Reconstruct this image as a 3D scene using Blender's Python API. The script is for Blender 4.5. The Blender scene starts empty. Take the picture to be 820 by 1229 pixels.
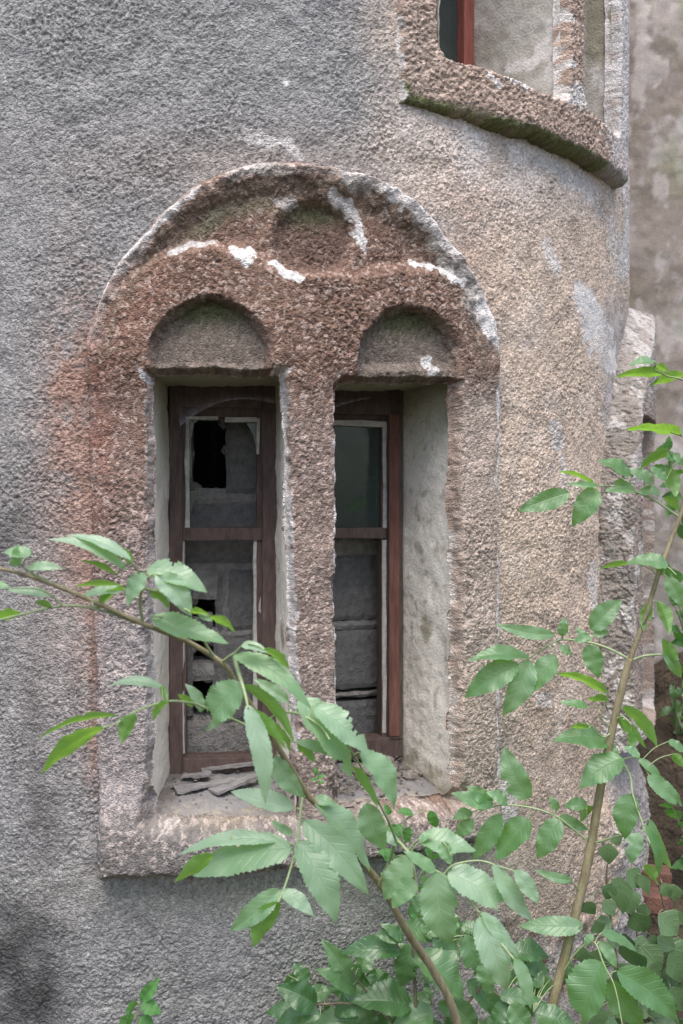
import bpy, bmesh, math, random
import numpy as np
from mathutils import Vector

random.seed(7)
rng = np.random.default_rng(11)
scene = bpy.context.scene
COL = scene.collection

# ------------------------------------------------------------------ camera model
R = 1.40                      # tower radius (m)
D = 3.402                     # tower axis to camera
CZ = 1.60                     # eye height
PSI = math.radians(7.67)      # camera yaw to the right of the axis
F = 1150.0                    # focal length in photo pixels (820 x 1229)
CX, CY = 410.0, 614.5
CAM = np.array([0.0, -D, CZ])
RT = np.array([math.cos(PSI), -math.sin(PSI), 0.0])
FW = np.array([math.sin(PSI), math.cos(PSI), 0.0])
UP = np.array([0.0, 0.0, 1.0])

def at(px, py, d):
    """real point at depth d seen at photo pixel px, py"""
    return CAM + FW*d + RT*((px-CX)/F*d) + UP*((CY-py)/F*d)

def proj(P):
    q = P - CAM
    d = q @ FW
    d = np.where(np.abs(d) < 1e-4, 1e-4, d)
    return CX + F*(q @ RT)/d, CY - F*q[..., 2]/d, d

def on_tower(px, py, r=R):
    """(theta, z) where the sight line meets the cylinder of radius r"""
    dv = FW + RT*((px-CX)/F) + UP*((CY-py)/F)
    a = dv[0]**2 + dv[1]**2
    b = 2*(CAM[0]*dv[0] + CAM[1]*dv[1])
    c = CAM[0]**2 + CAM[1]**2 - r*r
    disc = b*b - 4*a*c
    t = (-b - math.sqrt(max(disc, 0)))/(2*a)
    P = CAM + dv*t
    return math.atan2(P[0], -P[1]), P[2]

def cyl(th, z, r):
    return np.stack([r*np.sin(th), -r*np.cos(th), z + 0*th], -1)

# ------------------------------------------------------------------ noise
def _hash(ix, iy, seed):
    h = (ix.astype(np.int64)*374761393 + iy.astype(np.int64)*668265263 + seed*974634777) & 0xffffffff
    h = ((h ^ (h >> 13))*1274126177) & 0xffffffff
    h = ((h ^ (h >> 16))*2246822519) & 0xffffffff
    h = h ^ (h >> 15)
    return h.astype(np.float64)/4294967295.0

def vnoise(x, y, seed):
    ix, iy = np.floor(x), np.floor(y)
    fx, fy = x-ix, y-iy
    fx = fx*fx*(3-2*fx); fy = fy*fy*(3-2*fy)
    a = _hash(ix, iy, seed); b = _hash(ix+1, iy, seed)
    c = _hash(ix, iy+1, seed); d = _hash(ix+1, iy+1, seed)
    return (a*(1-fx)+b*fx)*(1-fy) + (c*(1-fx)+d*fx)*fy

def fbm(x, y, scale, seed, octs=4):
    """-1..1"""
    x = x/scale; y = y/scale
    s = 0; amp = 1; tot = 0
    for o in range(octs):
        s = s + amp*(vnoise(x, y, seed+o*17)*2-1)
        tot += amp; amp *= 0.5; x = x*2.03+3.1; y = y*2.03+1.7
    return s/tot*1.5

def grain(s, z, sp, seed):
    """pebble-dash: height 0..1 and a random number for each lump"""
    wx = s + sp*0.55*fbm(s, z, sp*1.3, seed+5, 2)
    wz = z + sp*0.55*fbm(s, z, sp*1.3, seed+6, 2)
    gx, gz = wx/sp, wz/sp
    ix, iz = np.floor(gx), np.floor(gz)
    best = np.zeros_like(gx); gid = np.full_like(gx, 0.5)
    for dx in (-1, 0, 1):
        for dz in (-1, 0, 1):
            cx, cz = ix+dx, iz+dz
            jx = cx + _hash(cx, cz, seed+1); jz = cz + _hash(cx, cz, seed+2)
            rr = 0.42 + 0.42*_hash(cx, cz, seed+3)
            hh = 0.35 + 0.65*_hash(cx, cz, seed+4)
            d2 = ((gx-jx)**2 + (gz-jz)**2)/(rr*rr)
            h = hh*np.sqrt(np.maximum(0, 1-d2))
            m = h > best
            best = np.where(m, h, best); gid = np.where(m, _hash(cx, cz, seed+7), gid)
    return best, gid

def sst(a, b, x):
    t = np.clip((x-a)/(b-a), 0, 1)
    return t*t*(3-2*t)

def mix(a, b, t):
    t = np.clip(t, 0, 1)
    return a*(1-t[..., None]) + np.asarray(b)*t[..., None]

def seg_dist(px, py, pts, closed=False):
    best = np.full(px.shape, 1e9)
    n = len(pts)
    for i in range(n if closed else n-1):
        ax, ay = pts[i]; bx, by = pts[(i+1) % n]
        vx, vy = bx-ax, by-ay
        t = np.clip(((px-ax)*vx + (py-ay)*vy)/(vx*vx+vy*vy+1e-9), 0, 1)
        best = np.minimum(best, (px-ax-t*vx)**2 + (py-ay-t*vy)**2)
    return np.sqrt(best)

def poly_sdf(px, py, pts):
    """negative inside"""
    d = seg_dist(px, py, pts, True)
    ins = np.zeros(px.shape, bool)
    n = len(pts)
    for i in range(n):
        ax, ay = pts[i]; bx, by = pts[(i+1) % n]
        if ay == by: continue
        c = ((ay > py) != (by > py)) & (px < (bx-ax)*(py-ay)/(by-ay)+ax)
        ins ^= c
    return np.where(ins, -d, d)

# ------------------------------------------------------------------ scene helpers
def tag(o, label=None, cat=None, group=None, kind=None):
    if label: o['label'] = label
    if cat: o['category'] = cat
    if group: o['group'] = group
    if kind: o['kind'] = kind
    return o

def empty(name, loc=(0, 0, 0)):
    o = bpy.data.objects.new(name, None); COL.objects.link(o); o.location = loc
    o.empty_display_size = 0.1
    return o

def link(name, me, mat, parent=None, smooth=True):
    o = bpy.data.objects.new(name, me); COL.objects.link(o)
    if mat: me.materials.append(mat)
    if parent:
        o.parent = parent
        l = Vector((0, 0, 0)); p = parent
        while p: l += p.location; p = p.parent
        o.location = -l
    if smooth and len(me.polygons):
        me.polygons.foreach_set('use_smooth', np.ones(len(me.polygons), bool))
    return o

def np_mesh(name, V, Q, col=None, uv=None):
    """V (n,3), Q (m,4) quads"""
    me = bpy.data.meshes.new(name)
    me.vertices.add(len(V)); me.vertices.foreach_set('co', np.ascontiguousarray(V, np.float32).ravel())
    m = len(Q); k = Q.shape[1]
    me.loops.add(m*k); me.loops.foreach_set('vertex_index', np.ascontiguousarray(Q, np.int32).ravel())
    me.polygons.add(m)
    me.polygons.foreach_set('loop_start', np.arange(0, m*k, k, dtype=np.int32))
    if col is not None:
        a = me.attributes.new('tint', 'FLOAT_COLOR', 'POINT')
        c = np.ones((len(V), 4), np.float32); c[:, :3] = col
        a.data.foreach_set('color', c.ravel())
    if uv is not None:
        l = me.uv_layers.new(name='UVMap')
        l.data.foreach_set('uv', np.ascontiguousarray(uv[Q.ravel()], np.float32).ravel())
    me.update(calc_edges=True)
    return me

def grid_quads(nu, nv):
    i = np.arange(nu-1)[:, None]*nv + np.arange(nv-1)[None, :]
    return np.stack([i, i+nv, i+nv+1, i+1], -1).reshape(-1, 4)

def compact(V, Q, *arrs):
    used = np.unique(Q)
    mp = np.full(len(V), -1, np.int64); mp[used] = np.arange(len(used))
    return (V[used], mp[Q]) + tuple(a[used] for a in arrs)

# ------------------------------------------------------------------ materials
def nmat(name):
    m = bpy.data.materials.new(name); m.use_nodes = True
    nt = m.node_tree; nt.nodes.clear()
    return m, nt, nt.nodes, nt.links

def N(nodes, typ, **kw):
    n = nodes.new(typ)
    for k, v in kw.items():
        if k.startswith('i_'):
            key = k[2:]
            key = int(key) if key.isdigit() else key.replace('_', ' ')
            n.inputs[key].default_value = v
        else: setattr(n, k, v)
    return n

def mat_tint(name, rough=0.95, bump_scale=240.0, bump=0.6, var=0.25, dist=0.003):
    """mineral surface; 'tint' holds plaster stains and some painted shade, nodes add finer grain"""
    m, nt, ns, ln = nmat(name)
    out = N(ns, 'ShaderNodeOutputMaterial'); b = N(ns, 'ShaderNodeBsdfPrincipled', i_Roughness=rough)
    b.inputs['Specular IOR Level'].default_value = 0.25
    at_ = N(ns, 'ShaderNodeAttribute', attribute_name='tint')
    tc = N(ns, 'ShaderNodeTexCoord')
    no = N(ns, 'ShaderNodeTexNoise', i_Scale=bump_scale*0.7, i_Detail=4.0, i_Roughness=0.65)
    vo = N(ns, 'ShaderNodeTexVoronoi', i_Scale=bump_scale)
    ln.new(tc.outputs['Object'], no.inputs['Vector']); ln.new(tc.outputs['Object'], vo.inputs['Vector'])
    mr = N(ns, 'ShaderNodeMapRange'); mr.inputs[3].default_value = 1-var; mr.inputs[4].default_value = 1+var
    mr.inputs[1].default_value = 0.3; mr.inputs[2].default_value = 0.7
    ln.new(no.outputs['Fac'], mr.inputs[0])
    mx = N(ns, 'ShaderNodeMixRGB', blend_type='MULTIPLY'); mx.inputs[0].default_value = 1
    ln.new(at_.outputs['Color'], mx.inputs[1]); ln.new(mr.outputs[0], mx.inputs[2])
    ln.new(mx.outputs[0], b.inputs['Base Color'])
    ad = N(ns, 'ShaderNodeMath', operation='SUBTRACT')
    ln.new(no.outputs['Fac'], ad.inputs[0]); ln.new(vo.outputs['Distance'], ad.inputs[1])
    bp = N(ns, 'ShaderNodeBump', i_Strength=bump, i_Distance=dist)
    ln.new(ad.outputs[0], bp.inputs['Height']); ln.new(bp.outputs[0], b.inputs['Normal'])
    ln.new(b.outputs[0], out.inputs[0])
    return m

def mat_noise(name, c1, c2, scale=20, rough=0.8, bump=0.3, stretch=(1, 1, 1), detail=6, c3=None, spec=0.3, dist=0.004):
    m, nt, ns, ln = nmat(name)
    out = N(ns, 'ShaderNodeOutputMaterial'); b = N(ns, 'ShaderNodeBsdfPrincipled', i_Roughness=rough)
    b.inputs['Specular IOR Level'].default_value = spec
    tc = N(ns, 'ShaderNodeTexCoord'); mp = N(ns, 'ShaderNodeMapping'); mp.inputs['Scale'].default_value = stretch
    ln.new(tc.outputs['Object'], mp.inputs['Vector'])
    no = N(ns, 'ShaderNodeTexNoise', i_Scale=scale, i_Detail=float(detail), i_Roughness=0.65)
    ln.new(mp.outputs[0], no.inputs['Vector'])
    cr = N(ns, 'ShaderNodeValToRGB')
    cr.color_ramp.elements[0].position = 0.33; cr.color_ramp.elements[1].position = 0.68
    cr.color_ramp.elements[0].color = (*c1, 1); cr.color_ramp.elements[1].color = (*c2, 1)
    if c3:
        e = cr.color_ramp.elements.new(0.78); e.color = (*c3, 1)
    ln.new(no.outputs['Fac'], cr.inputs[0]); ln.new(cr.outputs[0], b.inputs['Base Color'])
    n2 = N(ns, 'ShaderNodeTexNoise', i_Scale=scale*5, i_Detail=4.0)
    ln.new(mp.outputs[0], n2.inputs['Vector'])
    ad = N(ns, 'ShaderNodeMath', operation='ADD'); ln.new(no.outputs['Fac'], ad.inputs[0]); ln.new(n2.outputs['Fac'], ad.inputs[1])
    bp = N(ns, 'ShaderNodeBump', i_Strength=bump, i_Distance=dist)
    ln.new(ad.outputs[0], bp.inputs['Height']); ln.new(bp.outputs[0], b.inputs['Normal'])
    ln.new(b.outputs[0], out.inputs[0])
    return m

def mat_leaf(name, top1, top2, under, trans, rough=0.42, tfac=0.35, nveins=9.0, vein=(0.16, 0.27, 0.12), spec=0.5):
    m, nt, ns, ln = nmat(name)
    out = N(ns, 'ShaderNodeOutputMaterial'); b = N(ns, 'ShaderNodeBsdfPrincipled', i_Roughness=rough)
    b.inputs['Specular IOR Level'].default_value = spec
    uv = N(ns, 'ShaderNodeUVMap', uv_map='UVMap'); sp = N(ns, 'ShaderNodeSeparateXYZ')
    ln.new(uv.outputs[0], sp.inputs[0])
    tc = N(ns, 'ShaderNodeTexCoord'); oi = N(ns, 'ShaderNodeObjectInfo')
    no = N(ns, 'ShaderNodeTexNoise', i_Scale=45.0, i_Detail=4.0); ln.new(tc.outputs['Object'], no.inputs['Vector'])
    mv = N(ns, 'ShaderNodeMath', operation='MULTIPLY_ADD'); mv.inputs[1].default_value = 0.85
    ln.new(oi.outputs['Random'], mv.inputs[0])
    nf = N(ns, 'ShaderNodeMath', operation='MULTIPLY'); nf.inputs[1].default_value = 0.25; ln.new(no.outputs['Fac'], nf.inputs[0])
    ln.new(nf.outputs[0], mv.inputs[2])
    c = N(ns, 'ShaderNodeMixRGB'); c.inputs[1].default_value = (*top1, 1); c.inputs[2].default_value = (*top2, 1)
    ln.new(mv.outputs[0], c.inputs[0])
    # side veins: run from the midrib towards the tip
    ab = N(ns, 'ShaderNodeMath', operation='ABSOLUTE'); ln.new(sp.outputs['Y'], ab.inputs[0])
    s1 = N(ns, 'ShaderNodeMath', operation='MULTIPLY_ADD'); s1.inputs[1].default_value = -0.20; ln.new(ab.outputs[0], s1.inputs[0]); ln.new(sp.outputs['X'], s1.inputs[2])
    s2 = N(ns, 'ShaderNodeMath', operation='MULTIPLY'); s2.inputs[1].default_value = nveins; ln.new(s1.outputs[0], s2.inputs[0])
    s3 = N(ns, 'ShaderNodeMath', operation='PINGPONG'); s3.inputs[1].default_value = 0.5; ln.new(s2.outputs[0], s3.inputs[0])
    r1 = N(ns, 'ShaderNodeMapRange'); r1.inputs[1].default_value = 0.0; r1.inputs[2].default_value = 0.10; r1.inputs[3].default_value = 1; r1.inputs[4].default_value = 0
    ln.new(s3.outputs[0], r1.inputs[0])
    r2 = N(ns, 'ShaderNodeMapRange'); r2.inputs[1].default_value = 0.0; r2.inputs[2].default_value = 0.07; r2.inputs[3].default_value = 1; r2.inputs[4].default_value = 0
    ln.new(ab.outputs[0], r2.inputs[0])
    mxv = N(ns, 'ShaderNodeMath', operation='MAXIMUM'); ln.new(r1.outputs[0], mxv.inputs[0]); ln.new(r2.outputs[0], mxv.inputs[1])
    vf = N(ns, 'ShaderNodeMath', operation='MULTIPLY'); vf.inputs[1].default_value = 0.4; ln.new(mxv.outputs[0], vf.inputs[0])
    cv = N(ns, 'ShaderNodeMixRGB'); cv.inputs[2].default_value = (*vein, 1); ln.new(vf.outputs[0], cv.inputs[0]); ln.new(c.outputs[0], cv.inputs[1])
    # browned, nibbled spots
    n3 = N(ns, 'ShaderNodeTexNoise', i_Scale=60.0, i_Detail=2.0); ln.new(tc.outputs['Object'], n3.inputs['Vector'])
    r3 = N(ns, 'ShaderNodeMapRange'); r3.inputs[1].default_value = 0.72; r3.inputs[2].default_value = 0.78; ln.new(n3.outputs['Fac'], r3.inputs[0])
    cs = N(ns, 'ShaderNodeMixRGB'); cs.inputs[2].default_value = (0.22, 0.19, 0.06, 1); ln.new(r3.outputs[0], cs.inputs[0]); ln.new(cv.outputs[0], cs.inputs[1])
    ge = N(ns, 'ShaderNodeNewGeometry')
    cu = N(ns, 'ShaderNodeMixRGB'); cu.inputs[2].default_value = (*under, 1); ln.new(ge.outputs['Backfacing'], cu.inputs[0]); ln.new(cs.outputs[0], cu.inputs[1])
    ln.new(cu.outputs[0], b.inputs['Base Color'])
    bp = N(ns, 'ShaderNodeBump', i_Strength=0.35, i_Distance=0.002); bp.invert = True
    ln.new(mxv.outputs[0], bp.inputs['Height']); ln.new(bp.outputs[0], b.inputs['Normal'])
    tr = N(ns, 'ShaderNodeBsdfTranslucent'); tr.inputs[0].default_value = (*trans, 1)
    tcv = N(ns, 'ShaderNodeMixRGB'); tcv.inputs[1].default_value = (*trans, 1); tcv.inputs[2].default_value = (trans[0]*1.5, trans[1]*1.35, trans[2]*1.4, 1)
    ln.new(vf.outputs[0], tcv.inputs[0]); ln.new(tcv.outputs[0], tr.inputs[0])
    ms = N(ns, 'ShaderNodeMixShader'); ms.inputs[0].default_value = tfac
    ln.new(b.outputs[0], ms.inputs[1]); ln.new(tr.outputs[0], ms.inputs[2]); ln.new(ms.outputs[0], out.inputs[0])
    return m

M = {}
M['roughcast'] = mat_tint('roughcast', bump_scale=300, bump=0.8, var=0.35)
M['plaster'] = mat_tint('plaster', bump_scale=170, bump=0.35, var=0.14, rough=0.9)
M['oldwood'] = mat_noise('red_brown_paint', (0.072, 0.050, 0.044), (0.140, 0.098, 0.086), 22, 0.8, 0.5, (4, 4, 0.9), c3=(0.25, 0.20, 0.175))
M['redwood'] = mat_noise('red_paint', (0.20, 0.06, 0.045), (0.30, 0.10, 0.075), 14, 0.7, 0.4, (6, 6, 0.8))
M['fadedred'] = mat_noise('faded_red_paint', (0.11, 0.045, 0.035), (0.20, 0.095, 0.075), 14, 0.75, 0.5, (6, 6, 0.8), c3=(0.30, 0.24, 0.21))
M['putty'] = mat_noise('putty', (0.34, 0.32, 0.29), (0.58, 0.55, 0.51), 40, 0.9, 0.5)
M['block'] = mat_noise('cinder_block', (0.15, 0.145, 0.142), (0.26, 0.25, 0.24), 60, 0.95, 0.9, c3=(0.30, 0.29, 0.28), dist=0.006)
M['mortar'] = mat_noise('mortar', (0.24, 0.225, 0.21), (0.42, 0.395, 0.37), 45, 0.95, 0.9, dist=0.008)
M['brick'] = mat_noise('brick', (0.10, 0.055, 0.042), (0.20, 0.10, 0.072), 40, 0.9, 0.8, c3=(0.45, 0.38, 0.32), dist=0.006)
M['bark'] = mat_noise('bark', (0.10, 0.085, 0.055), (0.24, 0.20, 0.14), 60, 0.8, 0.5, (1, 1, 0.25))
M['greenstem'] = mat_noise('green_stem', (0.20, 0.27, 0.12), (0.33, 0.38, 0.22), 50, 0.5, 0.2)
M['slate'] = mat_noise('rotten_board', (0.19, 0.18, 0.18), (0.36, 0.34, 0.335), 30, 0.85, 0.8, (1, 4, 4))
M['soil'] = mat_noise('soil', (0.035, 0.027, 0.018), (0.10, 0.075, 0.05), 9, 1.0, 1.0, c3=(0.17, 0.12, 0.07), dist=0.05)
M['rubble'] = mat_noise('rubble', (0.16, 0.14, 0.125), (0.42, 0.37, 0.33), 60, 0.95, 1.0, dist=0.008)
M['leaf'] = mat_leaf('elder_leaf', (0.065, 0.180, 0.058), (0.190, 0.325, 0.185), (0.15, 0.30, 0.08), (0.36, 0.70, 0.07), rough=0.44, tfac=0.42, spec=1.0)
M['sheenleaf'] = mat_leaf('sheen_elder_leaf', (0.135, 0.270, 0.115), (0.300, 0.420, 0.300), (0.16, 0.31, 0.08), (0.38, 0.72, 0.07), rough=0.44, tfac=0.38, spec=1.0, vein=(0.26, 0.36, 0.25))  # paler base colour stands in for sky sheen on the leaves
M['twig'] = mat_noise('twig_bark', (0.17, 0.14, 0.075), (0.34, 0.29, 0.18), 70, 0.7, 0.5, (1, 1, 0.25))
M['darkleaf'] = mat_leaf('dark_leaf', (0.030, 0.100, 0.030), (0.12, 0.23, 0.09), (0.12, 0.24, 0.09), (0.22, 0.48, 0.05), rough=0.36, spec=0.9)
M['ivy'] = mat_leaf('ivy_leaf', (0.030, 0.090, 0.042), (0.075, 0.165, 0.07), (0.10, 0.17, 0.07), (0.09, 0.22, 0.03), rough=0.38, tfac=0.22, nveins=5.0, vein=(0.16, 0.27, 0.14))
M['freshleaf'] = mat_leaf('fresh_leaf', (0.07, 0.20, 0.055), (0.10, 0.26, 0.07), (0.13, 0.28, 0.09), (0.18, 0.48, 0.05), rough=0.5, tfac=0.4)

def mat_glass(name, dirt, fac):
    m, nt, ns, ln = nmat(name)
    out = N(ns, 'ShaderNodeOutputMaterial')
    g = N(ns, 'ShaderNodeBsdfGlossy', i_Roughness=0.06); g.inputs[0].default_value = (0.8, 0.85, 0.83, 1)
    t = N(ns, 'ShaderNodeBsdfTransparent'); t.inputs[0].default_value = (0.7, 0.76, 0.72, 1)
    d = N(ns, 'ShaderNodeBsdfDiffuse'); d.inputs[0].default_value = (*dirt, 1)
    fr = N(ns, 'ShaderNodeFresnel', i_IOR=1.45)
    a = N(ns, 'ShaderNodeMixShader'); ln.new(fr.outputs[0], a.inputs[0]); ln.new(t.outputs[0], a.inputs[1]); ln.new(g.outputs[0], a.inputs[2])
    tc = N(ns, 'ShaderNodeTexCoord'); no = N(ns, 'ShaderNodeTexNoise', i_Scale=16.0, i_Detail=6.0); ln.new(tc.outputs['Object'], no.inputs['Vector'])
    mr = N(ns, 'ShaderNodeMapRange'); mr.inputs[1].default_value = 0.3; mr.inputs[2].default_value = 0.75; mr.inputs[3].default_value = fac*0.5; mr.inputs[4].default_value = fac
    ln.new(no.outputs['Fac'], mr.inputs[0])
    b = N(ns, 'ShaderNodeMixShader'); ln.new(mr.outputs[0], b.inputs[0]); ln.new(a.outputs[0], b.inputs[1]); ln.new(d.outputs[0], b.inputs[2])
    ln.new(b.outputs[0], out.inputs[0])
    return m
M['glass'] = mat_glass('dirty_glass', (0.10, 0.12, 0.11), 0.55)
M['shard'] = mat_glass('dusty_glass', (0.16, 0.19, 0.17), 0.5)

def mat_web():
    m, nt, ns, ln = nmat('cobweb_silk')
    out = N(ns, 'ShaderNodeOutputMaterial')
    t = N(ns, 'ShaderNodeBsdfTransparent'); d = N(ns, 'ShaderNodeBsdfDiffuse'); d.inputs[0].default_value = (0.55, 0.55, 0.66, 1)
    uv = N(ns, 'ShaderNodeUVMap', uv_map='UVMap'); sp = N(ns, 'ShaderNodeSeparateXYZ'); ln.new(uv.outputs[0], sp.inputs[0])
    pw = N(ns, 'ShaderNodeMath', operation='POWER'); pw.inputs[1].default_value = 5.0; ln.new(sp.outputs['Y'], pw.inputs[0])
    tc = N(ns, 'ShaderNodeTexCoord'); no = N(ns, 'ShaderNodeTexNoise', i_Scale=40.0, i_Detail=5.0); ln.new(tc.outputs['Object'], no.inputs['Vector'])
    a = N(ns, 'ShaderNodeMath', operation='MULTIPLY_ADD'); a.inputs[1].default_value = 0.55; a.inputs[2].default_value = 0.10; ln.new(pw.outputs[0], a.inputs[0])
    b = N(ns, 'ShaderNodeMath', operation='MULTIPLY'); ln.new(a.outputs[0], b.inputs[0]); ln.new(no.outputs['Fac'], b.inputs[1])
    x = N(ns, 'ShaderNodeMixShader'); ln.new(b.outputs[0], x.inputs[0]); ln.new(t.outputs[0], x.inputs[1]); ln.new(d.outputs[0], x.inputs[2])
    ln.new(x.outputs[0], out.inputs[0])
    return m
M['web'] = mat_web()
# ------------------------------------------------------------------ stains of the plaster, some shade painted in
WHITE = (0.64, 0.605, 0.575)
def patch(c, px, py, pts, w, col, n, k=1.0):
    """worn patch along a polyline, w = half width in photo pixels, ragged by the noise n"""
    if len(pts) == 1: d = np.hypot(px-pts[0][0], py-pts[0][1])
    else: d = seg_dist(px, py, pts)
    m = sst(w+0.8, w-0.8, d + n*w*0.8)*k
    return mix(c, col, m)

def blob(px, py, cx, cy, rx, ry):
    return np.exp(-(((px-cx)/rx)**2 + ((py-cy)/ry)**2))

def pebbles(c, gid, amount=0.5, lo=0.78, hi=1.2):
    f = lo + (hi-lo)*gid
    return c*(1-amount + amount*f)[..., None]

def paint_wall(px, py, s, z, gid, h):
    n1 = fbm(s, z, 0.30, 41); n2 = fbm(s, z, 0.075, 42); n3 = fbm(s, z, 0.02, 43, 3)
    grey = np.broadcast_to(np.array([0.285, 0.276, 0.268]), px.shape+(3,)).copy()
    c = grey
    tan = sst(430, 610, px + 45*n1 + 18*n2 - 0.10*(py-300))
    c = mix(c, (0.585, 0.46, 0.36), tan*0.95)
    # greyer plaster high up beside the upper window, browner lower down on the right
    c = mix(c, (0.72, 0.67, 0.63), blob(px, py, 600, 170, 110, 80)*0.8)
    c = mix(c, (0.40, 0.305, 0.24), tan*sst(620, 900, py + 60*n1)*0.6)
    c = mix(c, (0.65, 0.545, 0.465), tan*sst(-0.1, 0.7, n2)*0.5)
    c = mix(c, (0.20, 0.17, 0.13), tan*sst(0.35, 0.8, fbm(s, z, 0.05, 47))*0.3)
    # reddish wash beside the arch, strongest at the left spring
    red = 1.3*blob(px, py, 92, 510, 34, 130) + 0.75*blob(px, py, 108, 650, 26, 130) + 0.4*blob(px, py, 112, 850, 16, 120)
    red += 0.35*blob(px, py, 560, 300, 40, 110)
    c = mix(c, (0.35, 0.185, 0.125), np.clip(red*(1.0+0.9*n2+0.5*n3), 0, 1)*0.85)
    c = mix(c, (0.34, 0.27, 0.24), blob(px, py, 70, 660, 60, 260)*0.55)
    c = mix(c, (0.30, 0.235, 0.20), blob(px, py, 340, 200, 240, 45)*0.5*(1-tan))
    c = patch(c, px, py, [(113, 640), (112, 760), (114, 920)], 4, (0.20, 0.115, 0.085), n2+n3, 0.45)
    # damp blotches low on the left
    dk = 1.0*blob(px, py, 22, 1180, 56, 110) + 0.45*blob(px, py, 5, 640, 40, 60) + 0.6*blob(px, py, 58, 985, 26, 45) + 0.3*blob(px, py, 40, 860, 18, 120)
    dk = np.clip(dk*(1+0.6*n2), 0, 1)
    c = c*(1-0.74*dk)[..., None]
    st = fbm(s, z*0.12, 0.035, 44, 3)
    c = c*(1 - 0.16*np.clip(st, 0, 1)*sst(500, 900, py))[..., None]
    # moss-tinted plaster under the ledge
    gm = blob(px, py, 310, 1066, 210, 32) + 0.6*blob(px, py, 560, 1030, 80, 40)
    c = mix(c, (0.30, 0.29, 0.235), np.clip(gm, 0, 1)*0.75)
    # broken base
    rb = sst(1095, 1150, py + 25*n2 + 12*n1)*sst(520, 590, px + 20*n2)
    rub = mix(np.broadcast_to(np.array([0.42, 0.385, 0.36]), c.shape), (0.15, 0.095, 0.065), sst(0.1, 0.5, fbm(s, z, 0.045, 48)))
    c = c*(1-rb)[..., None] + rub*rb[..., None]
    c = c*(1-0.10*sst(1030, 1110, py + 20*n1)*sst(640, 520, px))[..., None]
    # exposed lime
    poly = [(688, 328), (699, 345), (712, 352), (722, 368), (736, 400), (742, 450), (724, 445), (708, 424), (694, 392), (687, 358)]
    for pts, w, k in [([(482, -20), (483, 40), (492, 112)], 6, 0.9), ([(640, 190), (700, 220), (735, 270), (742, 330)], 9, 0.6),
                      ([(655, 295), (664, 320)], 5, 0.7), ([(666, 508), (670, 535)], 5, 0.85), ([(675, 550), (676, 590)], 3, 0.6),
                      ([(305, 168), (345, 172), (360, 188)], 6, 0.6), ([(343, 97)], 4, 0.9), ([(712, 680), (714, 740)], 4, 0.6), ([(655, 840)], 7, 0.5),
                      ([(606, 940), (606, 1000)], 7, 0.7), ([(560, 160), (590, 190)], 6, 0.35), ([(748, 0), (750, 330)], 5, 0.8),
                      ([(725, 430), (735, 520)], 6, 0.5), ([(622, 92), (632, 96)], 6, 0.7)]:
        c = patch(c, px, py, pts, w, WHITE, n2+n3, k)
    c = mix(c, (0.34, 0.275, 0.22), tan*sst(0.25, 0.7, fbm(s, z, 0.10, 49))*0.45)
    c = mix(c, (0.33, 0.32, 0.32), sst(722, 735, px + 8*n2)*sst(330, 400, py)*0.7)
    d = poly_sdf(px, py, poly)
    c = pebbles(c, gid, 1.0, 0.72, 1.25)
    c = mix(c, WHITE, sst(1.5, -1.5, d + 5*n2 + 5*n3)*(1 - 0.5*sst(0.0, 0.6, n2)))
    return np.clip(c, 0.02, 0.8)

# ------------------------------------------------------------------ main window outlines, traced on the wall
OUTER = [(122, 1049), (117, 950), (113, 800), (111, 650), (107, 520), (104, 450), (106, 410), (118, 366), (136, 328), (160, 293), (195, 254), (232, 225),
         (268, 207), (310, 196), (355, 194), (400, 197), (440, 207), (480, 228), (515, 258), (545, 296), (572, 343), (590, 392),
         (600, 440), (601, 600), (601, 800), (601, 975), (570, 1004), (520, 1016), (430, 1029), (340, 1040), (250, 1048)]
OPEN_L = [(178, 446), (341, 444), (346, 560), (353, 720), (358, 900), (358, 992), (178, 985)]
OPEN_R = [(404, 463), (412, 452), (551, 456), (552, 640), (554, 800), (553, 962), (408, 975)]

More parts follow.
